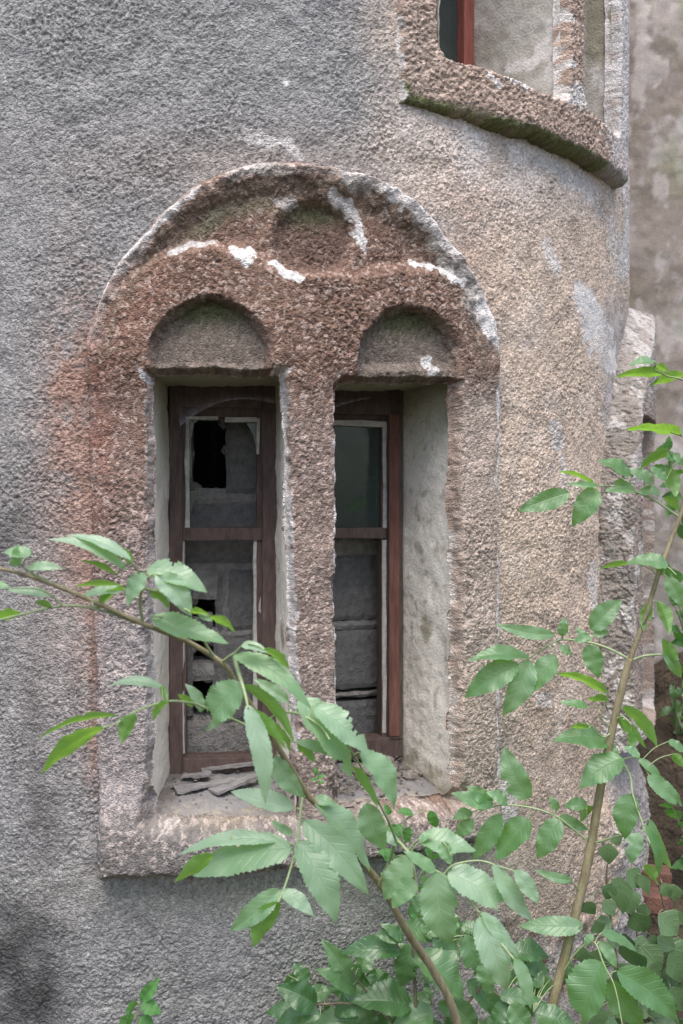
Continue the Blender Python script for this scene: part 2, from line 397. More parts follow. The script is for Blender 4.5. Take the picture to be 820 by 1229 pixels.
def surround_field(px, py, s, z):
    n1 = fbm(s, z, 0.12, 61); n2 = fbm(s, z, 0.035, 62)
    qx = px + 3.0*n1 + 1.6*n2; qy = py + 3.0*fbm(s, z, 0.12, 63) + 1.6*fbm(s, z, 0.035, 64)
    d = -poly_sdf(qx, qy, OUTER)                     # inside positive
    H = 0.016 + 0.018*sst(500, 420, py) + 0.040*sst(930, 1035, py) + 0.004*sst(400, 600, px)
    def rnd(dd, w):
        t = np.clip(dd/w, 0, 1)
        return np.sqrt(np.maximum(0, 1-(1-t)**2))
    arch = sst(470, 400, py)
    bandL = 143 - np.hypot(qx-247, qy-440); bandR = 130 - np.hypot(qx-491, (qy-452)*1.0)
    cen = 72 - np.hypot(qx-382, qy-402)
    k = 10.0
    band = np.log(np.exp(np.clip(bandL/k, -30, 30)) + np.exp(np.clip(bandR/k, -30, 30)) + np.exp(np.clip(cen/k, -30, 30)))*k
    face = sst(-14, 8, band)                          # 1 on the arch bands over each light
    face = np.maximum(face, sst(400, 440, py))
    ridge_w = 22 + 12*np.exp(-((px-350)/170)**2)
    ridge = sst(-4, 7, d)*(1 - sst(5, 26 + 0.9*ridge_w, d + 3*n2))*arch
    wear = 0.6 + 0.5*fbm(s, z, 0.09, 65)
    sp = 0.010 + 0.003*n2
    h = sp*(1-face) + H*face
    h = np.maximum(h, (H + 0.007*wear)*ridge)
    rd = 50 - np.hypot(qx-379, (qy-286)*1.04)        # roundel
    round_m = sst(-6, 12, rd)*sst(352, 318, qy + 0.25*abs(qx-379))
    h = h*(1-round_m) + (-0.010)*round_m
    rim = np.exp(-((rd+5)/7)**2)*sst(350, 300, py)*(1-ridge)*0.004
    h = h + rim
    luL = np.where(qy < 430, 71 - np.hypot(qx-251, qy-430), np.minimum(71-abs(qx-251), 470-qy))
    luR = np.where(qy < 434, 60 - np.hypot(qx-489, (qy-434)*0.92), np.minimum(60-abs(qx-489), 470-qy))
    lu = np.maximum(luL, luR)
    lum = sst(-4, 9, lu)*sst(470, 452, py)
    h = h*(1-lum) + (H-0.034)*lum
    lip = lum*sst(432, 446, py)*0.012
    h = h + lip
    h = h*rnd(d + 3, 13)
    h = np.where(d < -1, -0.018*sst(-1, -8, d), h)
    oL = -poly_sdf(qx, qy, OPEN_L); oR = -poly_sdf(qx, qy, OPEN_R)
    o = np.maximum(oL, oR)
    edge = sst(-4, 2, o)
    sill = sst(930, 965, py)
    edge = np.maximum(edge*(1-sill), sill*sst(-20, 1.5, o)**1.5)
    h = h - 0.036*edge - 0.02*sill*edge
    crumb = sst(0.25, 0.6, n2)*np.exp(-(np.abs(o)/9)**2)*0.006
    h = h - crumb
    return h, d, o, oL, oR, lum, round_m, face, ridge, n1, n2

def paint_surround(px, py, s, z, gid, f):
    h, d, o, oL, oR, lum, rm, face, ridge, n1, n2 = f
    n3 = fbm(s, z, 0.018, 66, 3); n4 = fbm(s, z, 0.16, 67)
    c = np.broadcast_to(np.array([0.220, 0.138, 0.102]), px.shape+(3,)).copy()
    c = mix(c, (0.30, 0.265, 0.255), sst(540, 760, py + 60*n4)*sst(340, 170, px))
    c = mix(c, (0.285, 0.225, 0.195), sst(430, 540, py)*sst(300, 345, px)*sst(560, 400, px)*(0.65+0.3*sst(600, 900, py)))
    c = mix(c, (0.42, 0.34, 0.285), sst(380, 520, py + 40*n4)*sst(540, 560, px)*0.95)
    c = mix(c, (0.235, 0.17, 0.145), sst(420, 500, py)*sst(180, 120, px)*sst(660, 560, py)*0.6)
    c = mix(c, (0.275, 0.14, 0.105), np.clip(1.0*blob(px, py, 118, 480, 22, 120) + 0.7*blob(px, py, 150, 350, 45, 60) + 0.4*blob(px, py, 114, 780, 8, 160), 0, 1)*np.clip(0.7+0.8*n2, 0, 1))
    c = mix(c, (0.175, 0.158, 0.148), sst(960, 1005, py))
    # paler pebbles showing through
    c = mix(c, (0.42, 0.34, 0.30), sst(0.66, 0.9, gid)*0.5)
    c = mix(c, (0.13, 0.075, 0.055), sst(0.25, 0.05, gid)*0.35*sst(480, 420, py))
    # lunettes: bare, green-brown plaster; roundel: colour darkened to deepen the hollow
    c = mix(c, (0.205, 0.17, 0.14), lum*0.85)
    c = mix(c, (0.16, 0.105, 0.083), rm*0.6)
    lun_moss_shade = blob(px, py, 250, 366, 62, 22) + blob(px, py, 490, 378, 50, 22)
    c = mix(c, (0.085, 0.09, 0.04), lum*np.clip(lun_moss_shade*1.3, 0, 1)*0.92)  # mossy green, with shading painted into the lunette tops
    c = mix(c, (0.10, 0.105, 0.050), np.clip(blob(px, py, 378, 254, 40, 14), 0, 1)*0.85)
    sp = (1-face)*sst(30, 40, d)*sst(62, 48, d)*sst(440, 400, py)
    c = mix(c, (0.17, 0.155, 0.10), np.clip(sp*(0.7+0.6*n2)*blob(px, py, 240, 250, 90, 45)*1.3, 0, 1)*0.9)  # algae green plus the ridge's shadow, put into the colour
    # weathered lime on the ridge of the big arch
    lime = sst(-3, 2, d)*sst(5, -3, d - 19 - 8*n2 - 8*n4)*sst(440, 330, py)*np.clip(0.85 + 0.8*n4, 0, 1)
    c = mix(c, (0.42, 0.375, 0.345), np.clip(lime*0.85, 0, 1))
    c = mix(c, (0.50, 0.46, 0.425), np.clip(lime*sst(-0.25, 0.35, n2 + n3*0.6)*0.9, 0, 1))
    c = mix(c, (0.165, 0.145, 0.105), ridge*sst(12, 24, d + 5*n2)*(1-sst(44, 60, d))*0.7)
    for pts, w, k in [([(281, 304), (301, 306)], 8, 1), ([(330, 315), (340, 327), (357, 337)], 5.5, 1), ([(206, 304), (230, 293), (256, 291)], 3.5, 0.7),
                      ([(398, 232), (420, 246), (432, 266)], 5, 0.75), ([(433, 268), (436, 298)], 5.5, 1), ([(335, 245), (350, 240)], 6, 0.45),
                      ([(497, 316), (512, 319)], 4, 1), ([(512, 319), (530, 326), (547, 338)], 5.5, 1), ([(568, 362), (580, 385), (593, 412)], 8, 0.95),
                      ([(520, 432), (523, 442)], 6, 0.9), ([(601, 405), (600, 520), (601, 570)], 3.2, 1), ([(598, 560), (599, 580)], 4, 0.9),
                      ([(602, 580), (601, 700), (600, 930)], 2.4, 0.9), ([(118, 356), (150, 312), (200, 262), (240, 228)], 4, 0.75),
                      ([(460, 225), (500, 258), (540, 300)], 7, 0.7), ([(404, 470), (405, 640), (408, 940)], 2.6, 0.9), ([(172, 450), (176, 456)], 5, 0.9),
                      ([(341, 446), (346, 560), (352, 720), (357, 900)], 3.2, 0.8), ([(550, 640), (552, 930)], 2.2, 0.5), ([(178, 458), (180, 900)], 3, 0.35),
                      ([(330, 442), (345, 446)], 4, 0.7), ([(405, 452), (412, 448)], 4, 0.6)]:
        c = patch(c, px, py, pts, w, WHITE, n2*0.8 + n3, k)
    # sill: yellow-white worn plaster on top
    yl = blob(px, py, 275, 984, 70, 13)
    c = mix(c, (0.36, 0.30, 0.22), np.clip(yl*1.1, 0, 1)*sst(-0.5, 0.2, n2+0.2)*0.6)
    c = mix(c, WHITE, np.clip(blob(px, py, 210, 985, 25, 14) + blob(px, py, 350, 1000, 60, 14) + blob(px, py, 500, 975, 70, 22), 0, 1)*sst(0.0, 0.5, n2+n3)*0.25)
    c = mix(c, (0.30, 0.27, 0.20), sst(1026, 1046, py)*sst(9, 2, d)*0.7)
    c = pebbles(c, gid, 1.0, 0.7, 1.28)
    return np.clip(c, 0.02, 0.8)

# ------------------------------------------------------------------ the tower wall
tower = empty('round_tower', (0, 0, 0))
tag(tower, 'weathered grey and brown roughcast tower with paired windows under a round arch', 'tower')

# upper and right-hand windows: angles and heights measured on the curved wall
UTH0, UZB = on_tower(485, 122, R+0.02)
UO1, _ = on_tower(537, 40, R+0.045)
UO2, _ = on_tower(681, 40, R+0.045)
UO3, _ = on_tower(703, 40, R+0.045)
UO4 = math.radians(48.3)
UTH1 = math.radians(52.0)
UZS = on_tower(560, 70, R+0.045)[1]
VTH0 = math.radians(47.5)
print('upper', [round(math.degrees(a), 1) for a in (UTH0, UO1, UO2, UO3, UO4, UTH1)], UZB, UZS)
for q in ((485, 118), (550, 140), (640, 175), (700, 205), (745, 250)):
    print(q, [round(v, 3) for v in on_tower(*q, R+0.0)], math.degrees(on_tower(*q, R)[0]))
VTH1 = VTH0 + math.radians(46); VO1, VO2 = VTH0+math.radians(5.0), VTH0+math.radians(21); VO3, VO4 = VTH0+math.radians(25), VTH0+math.radians(41)
VZ0 = CZ - (890-CY)/F*2.75; VZ1 = CZ + (CY-332)/F*2.66; VZS = CZ-(868-CY)/F*2.75; VZT = CZ+(CY-506)/F*2.75
UPPER = dict(t0=UTH0, t1=UTH1, z0=UZB, z1=UZB+1.42, ops=[(UO1, UO2, UZS, UZB+1.02), (UO3, UO4, UZS, UZB+1.02)], H=0.046, corner=0.035)
RIGHT = dict(t0=VTH0, t1=VTH1, z0=VZ0, z1=VZ1, ops=[(VO1, VO2, VZS, VZT)], H=0.080, corner=0.012)

def rect_field(P, th, z):
    """outline distance (inside +) and opening distance, in metres on the unrolled wall, round arched top"""
    s = th*R; s0, s1 = P['t0']*R, P['t1']*R
    mid = 0.5*(s0+s1); hw = 0.5*(s1-s0); rise = hw*1.15
    zc = P['z1']-rise
    box = np.minimum(np.minimum(s-s0, s1-s), z-P['z0'])
    arc = hw*(1-(np.abs((s-mid)/hw)**1.7 + (np.maximum(z-zc, 0)/rise)**1.7)**(1/1.7))
    d = np.where(z > zc, np.minimum(arc, box), box)
    o = np.full(th.shape, -9.0)
    for (a, b, zb, zt) in P['ops']:
        sa, sb = a*R, b*R; r = P['corner']; cx = 0.5*(sa+sb); cz = 0.5*(zb+zt)
        qx = np.abs(s-cx)-(sb-sa)/2+r; qz = np.abs(z-cz)-(zt-zb)/2+r
        sd = np.minimum(np.maximum(qx, qz), 0) + np.hypot(np.maximum(qx, 0), np.maximum(qz, 0)) - r
        o = np.maximum(o, -sd)
    return d, o

def axis(segs):
    out = []
    for a, b, st in segs:
        n = max(1, int(round((b-a)/st))); out += list(np.linspace(a, b, n, endpoint=False))
    out.append(segs[-1][1]); return np.array(out)

def build_wall():
    dr = math.radians
    st = 0.0020/R
    ta = axis([(dr(-180), dr(-40), dr(4)), (dr(-40), dr(-25), 0.008/R), (dr(-25), dr(77), st), (dr(77), dr(100), 0.008/R), (dr(100), dr(180), dr(4))])
    za = axis([(-0.05, 0.40, 0.02), (0.40, 2.80, 0.0020), (2.80, 3.2, 0.01), (3.2, 5.0, 0.15)])
    th, z = np.meshgrid(ta, za, indexing='ij'); th = th.ravel(); z = z.ravel()
    s = th*R
    g1, gid = grain(s, z, 0.0060, 1); g2, _ = grain(s, z, 0.0135, 2)
    lowf = fbm(s, z, 0.35, 3)
    px, py, dep = proj(cyl(th, z, R))
    amp = 0.0046*np.ones_like(s)*(0.8+0.45*sst(-0.4, 0.5, fbm(s, z, 0.11, 14)))
    c = paint_wall(px, py, s, z, gid, g1)
    # smoother plaster: lime patches, under the ledge, the base on the far right
    sm = np.clip(1.1*blob(px, py, 320, 1075, 240, 34) + blob(px, py, 712, 385, 26, 60) + sst(722, 732, px)*sst(330, 380, py)*0.6 + sst(0.52, 0.60, c[:, 2])*0.9, 0, 1)
    amp = amp*(1-0.75*sm)*(0.85+0.35*fbm(s, z, 0.2, 4))
    r = R + amp*(0.9*g1 + 0.16*g2) + 0.005*lowf + 0.003*fbm(s, z, 0.05, 5, 3)
    rb = sst(1095, 1150, py)*sst(520, 590, px)*sst(-0.2, 0.1, z*0+1)
    r = r - rb*(0.008 + 0.008*fbm(s, z, 0.06, 6)) 
    flare = sst(math.radians(36), math.radians(56), th + 0.05*fbm(s, z, 0.1, 8))*sst(CZ-0.66, CZ-0.86, z + 0.03*fbm(s, z, 0.08, 7))
    r = r + flare*(0.04 + 0.02*fbm(s, z, 0.10, 9) + 0.006*g2)
    Q = grid_quads(len(ta), len(za))
    # leave the wall out where the window surrounds stand
    din = -poly_sdf(px, py, OUTER)
    front = (np.abs(th) < math.radians(70))
    dU, _ = rect_field(UPPER, th, z); dV, _ = rect_field(RIGHT, th, z)
    kill = ((din > 14) & front) | (dU > 0.03) | (dV > 0.03)
    Q = Q[~kill[Q].all(1)]
    V = cyl(th, z, 1)*0 + np.stack([r*np.sin(th), -r*np.cos(th), z], -1)
    V, Q, c = compact(V, Q, c)
    # flat cap closes the top so that the inside is dark
    o = link('wall', np_mesh('tower_wall', V, Q[:, ::-1] if False else Q, c), M['roughcast'], tower)
    bm = bmesh.new()
    ring = [bm.verts.new((1.43*math.sin(a), -1.43*math.cos(a), 4.98)) for a in np.linspace(-math.pi, math.pi, 64, endpoint=False)]
    bm.faces.new(ring); me = bpy.data.meshes.new('tower_cap'); bm.to_mesh(me); bm.free()
    link('cap', me, M['mortar'], tower, False)
build_wall()

# ------------------------------------------------------------------ surround of the main window
def build_main_surround():
    t0, _ = on_tower(90, 600); t1, _ = on_tower(625, 600)
    z1 = CZ + (CY-180)/F*2.14; z0 = CZ - (1075-CY)/F*2.16
    st = 0.0019
    ta = np.linspace(t0, t1, int((t1-t0)*R/st)); za = np.linspace(z0, z1, int((z1-z0)/st))
    th, z = np.meshgrid(ta, za, indexing='ij'); th = th.ravel(); z = z.ravel(); s = th*R
    px, py, dep = proj(cyl(th, z, R+0.02))
    f = surround_field(px, py, s, z)
    h, d, o, lum, rm = f[0], f[1], f[2], f[5], f[6]
    g1, gid = grain(s, z, 0.0062, 21); c = paint_surround(px, py, s, z, gid, f); wm = sst(0.40, 0.50, c[:, 2]); g2, _ = grain(s, z, 0.0135, 22)
    amp = 0.0046*(1-0.6*lum)*(1-0.8*wm)*(1-0.25*f[8])*(0.75+0.5*fbm(s, z, 0.15, 23))*(1-0.7*sst(-6, 2, o))
    amp = amp*(0.75+0.5*sst(-0.4, 0.5, fbm(s, z, 0.09, 26)))
    r = R + h + 0.0016*wm + amp*(0.9*g1 + 0.2*g2) + 0.0035*fbm(s, z, 0.06, 24, 3) + f[8]*0.006*fbm(s, z, 0.03, 25, 3)
    th = th + 0.0030/R*fbm(r*2.5, z, 0.022, 27, 3); z = z + 0.0030*fbm(r*2.5, s, 0.022, 28, 3)
    V = np.stack([r*np.sin(th), -r*np.cos(th), z], -1)
    Q = grid_quads(len(ta), len(za))
    kill = (o > 4) | (d < -9)
    Q = Q[~kill[Q].any(1)]
    V, Q, c = compact(V, Q, c)
    link('window_surround', np_mesh('arched_surround', V, Q, c), M['roughcast'], tower)
build_main_surround()

def build_rect_surround(P, name, seed, paint, st=0.0023, zmax=None):
    t0, t1 = P['t0']-0.012, P['t1']+0.012; z0 = P['z0']-0.02; z1 = P['z1']+0.02
    ta = np.linspace(t0, t1, int((t1-t0)*R/st)); za = np.linspace(z0, z1, int((z1-z0)/st))
    if name == 'far_surround': ta = np.concatenate([np.linspace(t0, t0+0.06/R, 110), ta[ta > t0+0.0605/R]])
    th, z = np.meshgrid(ta, za, indexing='ij'); th = th.ravel(); z = z.ravel(); s = th*R
    wob = 0.006*fbm(s, z, 0.10, seed) + 0.003*fbm(s, z, 0.03, seed+1)
    d, o = rect_field(P, th, z + wob*0.8); d = d + (0.004 if name == 'upper_surround' else 0.003)*fbm(s, z, 0.08, seed+7, 3); o = o + wob*0.6
    H = P['H']
    if name == 'upper_surround': H = H*(0.30 + 0.70*sst(UTH0, UTH0+math.radians(15), th))
    t = np.clip((d+0.004)/(0.012+0.24*H), 0, 1)
    h = H*np.sqrt(np.maximum(0, 1-(1-t)**2)) if name == 'upper_surround' else H*(0.75*t + 0.25*sst(0, 1, t))
    h = np.where(d < -0.001, -0.02*sst(-0.001, -0.012, d), h)
    h = h - 0.04*sst(-0.012, 0.003, o)
    g1, gid = grain(s, z, 0.0070, seed+3); g2, _ = grain(s, z, 0.016, seed+4)
    px, py, _ = proj(cyl(th, z, R+0.03))
    c, sm = paint(px, py, s, z, gid, d, o)
    r = R + h + 0.0066*(1-0.8*sm)*(0.9*g1+0.2*g2)*(1-0.8*sst(-0.01, 0.002, o)) + (0.003 if name == 'upper_surround' else 0.002)*fbm(s, z, 0.07, seed+5, 4)
    if name == 'far_surround':
        steep = sst(-0.006, 0.0, d)*sst(0.034, 0.024, d)
        r = np.where(steep > 0, r - steep*0.0066*(1-0.8*sm)*(0.9*g1+0.2*g2), r)
        gs, _ = grain(r, z, 0.0085, 171)
        th = th - steep*(0.006*gs + 0.006*fbm(r, z, 0.05, 172, 4))/R
    k3 = 0.003 if name == 'upper_surround' else 0.0035
    th = th + k3/R*fbm(r*1.6, z, 0.030, seed+8, 4); z = z + k3*fbm(r*1.6, s, 0.030, seed+9, 4)
    V = np.stack([r*np.sin(th), -r*np.cos(th), z], -1)
    Q = grid_quads(len(ta), len(za))
    kill = (o > 0.006) | (d < -0.014)
    Q = Q[~kill[Q].any(1)]
    V, Q, c = compact(V, Q, c)
    return link('window_surround', np_mesh(name, V, Q, c), M['roughcast'], tower)

def paint_upper(px, py, s, z, gid, d, o):
    n2 = fbm(s, z, 0.05, 71); n3 = fbm(s, z, 0.018, 72, 3)
    c = np.broadcast_to(np.array([0.40, 0.30, 0.24]), px.shape+(3,)).copy()
    c = mix(c, (0.33, 0.27, 0.225), blob(px, py, 505, 60, 30, 60)*0.7)
    c = mix(c, (0.52, 0.40, 0.33), sst(0.6, 0.9, gid)*0.5)
    # green algae on the underside and the lower edge
    und = sst(0.022, 0.010, d + 0.004*n2)*sst(UZB+0.06, UZB+0.03, z)
    c = mix(c, (0.15, 0.165, 0.07), np.clip(und*(1.1+0.7*n2), 0, 1)*0.95)
    wh = sst(722, 732, px + 6*n2)*0.6
    for pts, w, k in [([(481, 0), (484, 60), (488, 112)], 5, 0.8), ([(533, 0), (536, 55)], 3, 0.7), ([(586, 92), (592, 100)], 5, 0.8), ([(610, 90), (628, 104)], 7, 0.9),
                      ([(667, -10), (670, 90)], 7, 0.95), ([(672, 112), (700, 125)], 9, 0.85), ([(742, -10), (746, 180)], 8, 0.9), ([(706, 110), (730, 180)], 9, 0.55)]:
        c = patch(c, px, py, pts, w, WHITE, n2+n3, k)
    c = mix(c, (0.50, 0.47, 0.46), wh)
    c = pebbles(c, gid, 1.0, 0.7, 1.28)
    return np.clip(c, 0.02, 0.8), np.clip(wh + und*0.8, 0, 1)

def paint_right(px, py, s, z, gid, d, o):
    s = s + 2.5*np.clip(d, -0.02, 0.04)
    n2 = fbm(s, z, 0.05, 81); n3 = fbm(s, z, 0.018, 82, 3); n4 = fbm(s, z, 0.11, 83)
    c = np.broadcast_to(np.array([0.34, 0.27, 0.225]), px.shape+(3,)).copy()
    c = mix(c, (0.27, 0.235, 0.205), sst(0.036, 0.024, d)*0.9)                 # bare grey mortar on the side of the band
    c = mix(c, (0.37, 0.335, 0.31), sst(520, 400, py + 40*n4)*0.7)
    c = mix(c, (0.42, 0.27, 0.21), blob(px, py, 765, 345, 18, 14)*0.8)
    c = mix(c, (0.20, 0.19, 0.17), sst(0.15, 0.55, fbm(s, z, 0.04, 84))*0.55)
    c = mix(c, WHITE, sst(0.2, 0.5, n2+0.5*n3)*0.5)
    c = patch(c, px, py, [(727, 470), (728, 560), (727, 700), (729, 800)], 2.0, (0.06, 0.055, 0.05), 0.5*n2+n3, 0.9)
    c = patch(c, px, py, [(735, 485), (744, 478)], 1.4, (0.06, 0.055, 0.05), 0.5*n2+n3, 0.9)
    c = patch(c, px, py, [(722, 408), (735, 400), (745, 396)], 1.8, (0.10, 0.09, 0.085), 0.5*n2+n3, 0.9)
    c = pebbles(c, gid, 0.6)
    return np.clip(c, 0.02, 0.8), 0.35 + 0*px

build_rect_surround(UPPER, 'upper_surround', 101, paint_upper)
build_rect_surround(RIGHT, 'far_surround', 131, paint_right)

# ------------------------------------------------------------------ deep reveals of the openings
def loft_patch(a0, a1, b0, b1, nu, nv, seed, amp, colf):
    """a = front edge, b = back edge (3D points); returns V, Q, col"""
    u = np.linspace(0, 1, nu); v = np.linspace(0, 1, nv)
    U, W = np.meshgrid(u, v, indexing='ij'); U = U.ravel(); W = W.ravel()
    P = ((a0[None]*(1-U)[:, None] + a1[None]*U[:, None])*(1-W)[:, None] + (b0[None]*(1-U)[:, None] + b1[None]*U[:, None])*W[:, None])
    n = np.cross(a1-a0, b0-a0); n /= np.linalg.norm(n)
    L = np.linalg.norm(a1-a0); Wd = np.linalg.norm(b0-a0)
    x, y = U*L, W*Wd
    fade = np.minimum(1, np.minimum(U*L, (1-U)*L)/0.006)
    P = P + n*(amp*(fbm(x, y, 0.10, seed) + 0.5*fbm(x, y, 0.018, seed+1, 3))*fade)[:, None]
    return P, grid_quads(nu, nv), colf(x/L, y/Wd, fbm(x, y, 0.10, seed+2), fbm(x, y, 0.022, seed+3, 3), P)

def reveal_mesh(name, front, back, seed, colf, dens=0.006, amp=0.003):
    """front, back: TL, TR, BR, BL"""
    Vs, Qs, Cs, off = [], [], [], 0
    for i, side in enumerate(('head', 'right', 'sill', 'left')):
        j = (i+1) % 4
        a0, a1, b0, b1 = front[i], front[j], back[i], back[j]
        nu = max(8, int(np.linalg.norm(a1-a0)/dens)); nv = max(8, int(np.linalg.norm(b0-a0)/dens))
        a = amp*(2.2 if side == 'sill' else 1)
        P, q, c = loft_patch(a0, a1, b0, b1, nu, nv, seed+i*10, a, lambda u, w, n1, n2, PP, sd=side: colf(sd, u, w, n1, n2, PP))
        Vs.append(P); Qs.append(q+off); Cs.append(c); off += len(P)
    return np_mesh(name, np.concatenate(Vs), np.concatenate(Qs), np.clip(np.concatenate(Cs), 0.02, 0.82))

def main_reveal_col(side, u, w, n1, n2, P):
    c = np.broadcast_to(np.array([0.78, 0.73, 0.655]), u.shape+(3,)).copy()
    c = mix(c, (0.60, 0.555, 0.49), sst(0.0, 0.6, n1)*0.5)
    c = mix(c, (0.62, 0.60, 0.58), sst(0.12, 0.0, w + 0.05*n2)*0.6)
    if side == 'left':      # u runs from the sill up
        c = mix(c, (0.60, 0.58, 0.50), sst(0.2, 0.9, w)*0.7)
        c = mix(c, (0.27, 0.265, 0.16), sst(0.72, 1.0, u + 0.08*n1)*0.7)  # jamb top darkened to carry the head's shade
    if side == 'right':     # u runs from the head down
        c = mix(c, (0.22, 0.215, 0.115), sst(0.22, 0.0, u + 0.05*n1)*0.8)  # upper end painted dark for shade under the head
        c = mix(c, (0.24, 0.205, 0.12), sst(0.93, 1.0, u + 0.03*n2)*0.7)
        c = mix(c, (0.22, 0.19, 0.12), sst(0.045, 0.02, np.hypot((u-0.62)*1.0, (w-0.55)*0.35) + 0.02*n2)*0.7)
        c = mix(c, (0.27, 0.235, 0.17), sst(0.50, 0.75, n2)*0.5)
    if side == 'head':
        c = mix(c, (0.235, 0.22, 0.125), 0.85 + 0*u)  # soffit colour has its shade painted in
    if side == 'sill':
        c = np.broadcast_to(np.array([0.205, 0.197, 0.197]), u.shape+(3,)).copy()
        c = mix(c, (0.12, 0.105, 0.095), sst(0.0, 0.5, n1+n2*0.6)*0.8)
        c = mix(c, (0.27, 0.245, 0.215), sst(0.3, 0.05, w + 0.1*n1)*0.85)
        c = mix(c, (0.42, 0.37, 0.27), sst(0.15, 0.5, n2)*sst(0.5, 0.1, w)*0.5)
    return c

def frontpt(px, py, r=R-0.012):
    t, z = on_tower(px, py, R+0.012); return cyl(np.array(t), np.array(z), r)

BL_D, BR_D = 2.255, 2.285
LB = [at(203, 465, BL_D), at(330, 465, BR_D), at(330, 921, BR_D), at(205, 926, BL_D)]
LF = [frontpt(174, 442), frontpt(345, 440), frontpt(361, 994), frontpt(174, 988)]
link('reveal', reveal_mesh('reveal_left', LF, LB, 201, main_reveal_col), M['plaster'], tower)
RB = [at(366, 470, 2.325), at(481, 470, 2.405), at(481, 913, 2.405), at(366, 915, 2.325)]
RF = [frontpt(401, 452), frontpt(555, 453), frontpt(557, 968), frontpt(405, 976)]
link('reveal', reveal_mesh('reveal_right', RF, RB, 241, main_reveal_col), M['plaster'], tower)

def upper_reveal_col(side, u, w, n1, n2, P):
    px, py, _ = proj(P)
    c = np.broadcast_to(np.array([0.46, 0.43, 0.39]), u.shape+(3,)).copy()
    c = mix(c, (0.31, 0.28, 0.23), sst(0.0, 0.6, n1+0.4*n2)*0.6)
    for pts, w_, k in [([(612, 82), (640, 76), (655, 50), (664, 28)], 7, 1.0), ([(655, 60), (668, 90)], 10, 0.8), ([(676, 0), (678, 100)], 7, 0.9), ([(722, 70), (735, 110)], 16, 0.8), ([(738, 0), (742, 160)], 7, 0.9)]:
        c = patch(c, px, py, pts, w_, WHITE, n1*0.5+n2, k)
    c = mix(c, (0.29, 0.265, 0.19), sst(700, 706, px)*sst(742, 734, px)*sst(95, 60, py+10*n2)*0.85)
    return c

def radial_reveal(P, k, name, seed, colf, depth=0.25):
    a, b, zb, zt = P['ops'][k]
    e = 0.004/R
    th = [a-e, b+e, b+e, a-e]; zz = [zt+0.006, zt+0.006, zb-0.006, zb-0.006]
    fr = [cyl(np.array(t), np.array(z), R+0.022) for t, z in zip(th, zz)]
    bk = []
    for t, z in zip(th, zz):
        bk.append(cyl(np.array(t), np.array(z), R-0.01-depth))
    link('reveal', reveal_mesh(name, fr, bk, seed, colf), M['plaster'], tower)
    return bk
UB1 = radial_reveal(UPPER, 0, 'reveal_up_a', 301, upper_reveal_col)
UB2 = radial_reveal(UPPER, 1, 'reveal_up_b', 331, upper_reveal_col)
def right_reveal_col(side, u, w, n1, n2, P):
    c = np.broadcast_to(np.array([0.40, 0.335, 0.28]), u.shape+(3,)).copy()
    return mix(c, (0.28, 0.24, 0.19), sst(0.0, 0.6, n1+0.4*n2)*0.6)
VB1 = radial_reveal(RIGHT, 0, 'reveal_far_a', 361, right_reveal_col, 0.2)

# ------------------------------------------------------------------ window frames
class Plane:
    """vertical plane through two points; rectangles given in photo pixels are placed on it"""
    def __init__(s, a, b):
        s.a = np.array(a); x = np.array(b)-s.a; x[2] = 0; s.x = x/np.linalg.norm(x)
        s.n = np.array([-s.x[1], s.x[0], 0.0])
        if s.n @ FW < 0: s.n = -s.n       # n points into the wall
    def hit(s, px, py, off=0.0):
        dv = FW + RT*((px-CX)/F) + UP*((CY-py)/F)
        t = ((s.a + s.n*off - CAM) @ s.n)/(dv @ s.n)
        return CAM + dv*t
    def loc(s, P):
        q = P - s.a; return q @ s.x, P[2]

def rand_bar(bm, pl, u0, u1, z0, z1, n0, n1, wob=0.0012, seg=0.05, seed=0):
    """slightly warped board on a plane: u along, z up, n depth"""
    rr = random.Random(seed)
    horiz = (u1-u0) > (z1-z0)
    L = (u1-u0) if horiz else (z1-z0)
    k = max(1, int(L/seg)); rows = []
    for i in range(k+1):
        t = i/k; ring = []
        j = [rr.uniform(-wob, wob) for _ in range(4)]
        for (p, q), e in zip(((0, 0), (1, 0), (1, 1), (0, 1)), j):
            if horiz: u, z, n = u0+(u1-u0)*t, (z0 if p == 0 else z1)+e, (n0 if q == 0 else n1)+e
            else: u, z, n = (u0 if p == 0 else u1)+e, z0+(z1-z0)*t, (n0 if q == 0 else n1)+e
            P = pl.a + pl.x*u + pl.n*n; ring.append(bm.verts.new((P[0], P[1], z)))
        rows.append(ring)
    for i in range(k):
        for j in range(4):
            bm.faces.new((rows[i][j], rows[i][(j+1) % 4], rows[i+1][(j+1) % 4], rows[i+1][j]))
    bm.faces.new(rows[0]); bm.faces.new(rows[-1][::-1])

def finish_bm(name, bm, mat, parent, bevel=0.0, smooth=False):
    bmesh.ops.recalc_face_normals(bm, faces=bm.faces)
    me = bpy.data.meshes.new(name); bm.to_mesh(me); bm.free()
    o = link(name, me, mat, parent, smooth)
    if bevel:
        md = o.modifiers.new('bevel', 'BEVEL'); md.width = bevel; md.segments = 2; md.limit_method = 'ANGLE'
    return o

def bars(name, pl, rects, n0, n1, mat, parent, bevel=0.002, seed=0, wob=0.0012):
    bm = bmesh.new()
    for i, (x0, y0, x1, y1) in enumerate(rects):
        A = pl.loc(pl.hit(x0, y1, n0)); B = pl.loc(pl.hit(x1, y0, n0))
        rand_bar(bm, pl, A[0], B[0], A[1], B[1], n0 + 0.0007*i, n1 - 0.0007*i, seed=seed+i, wob=wob)
    return finish_bm(name, bm, mat, parent, bevel)

PL = Plane(LB[0], LB[1]); PR = Plane(RB[0], RB[1])
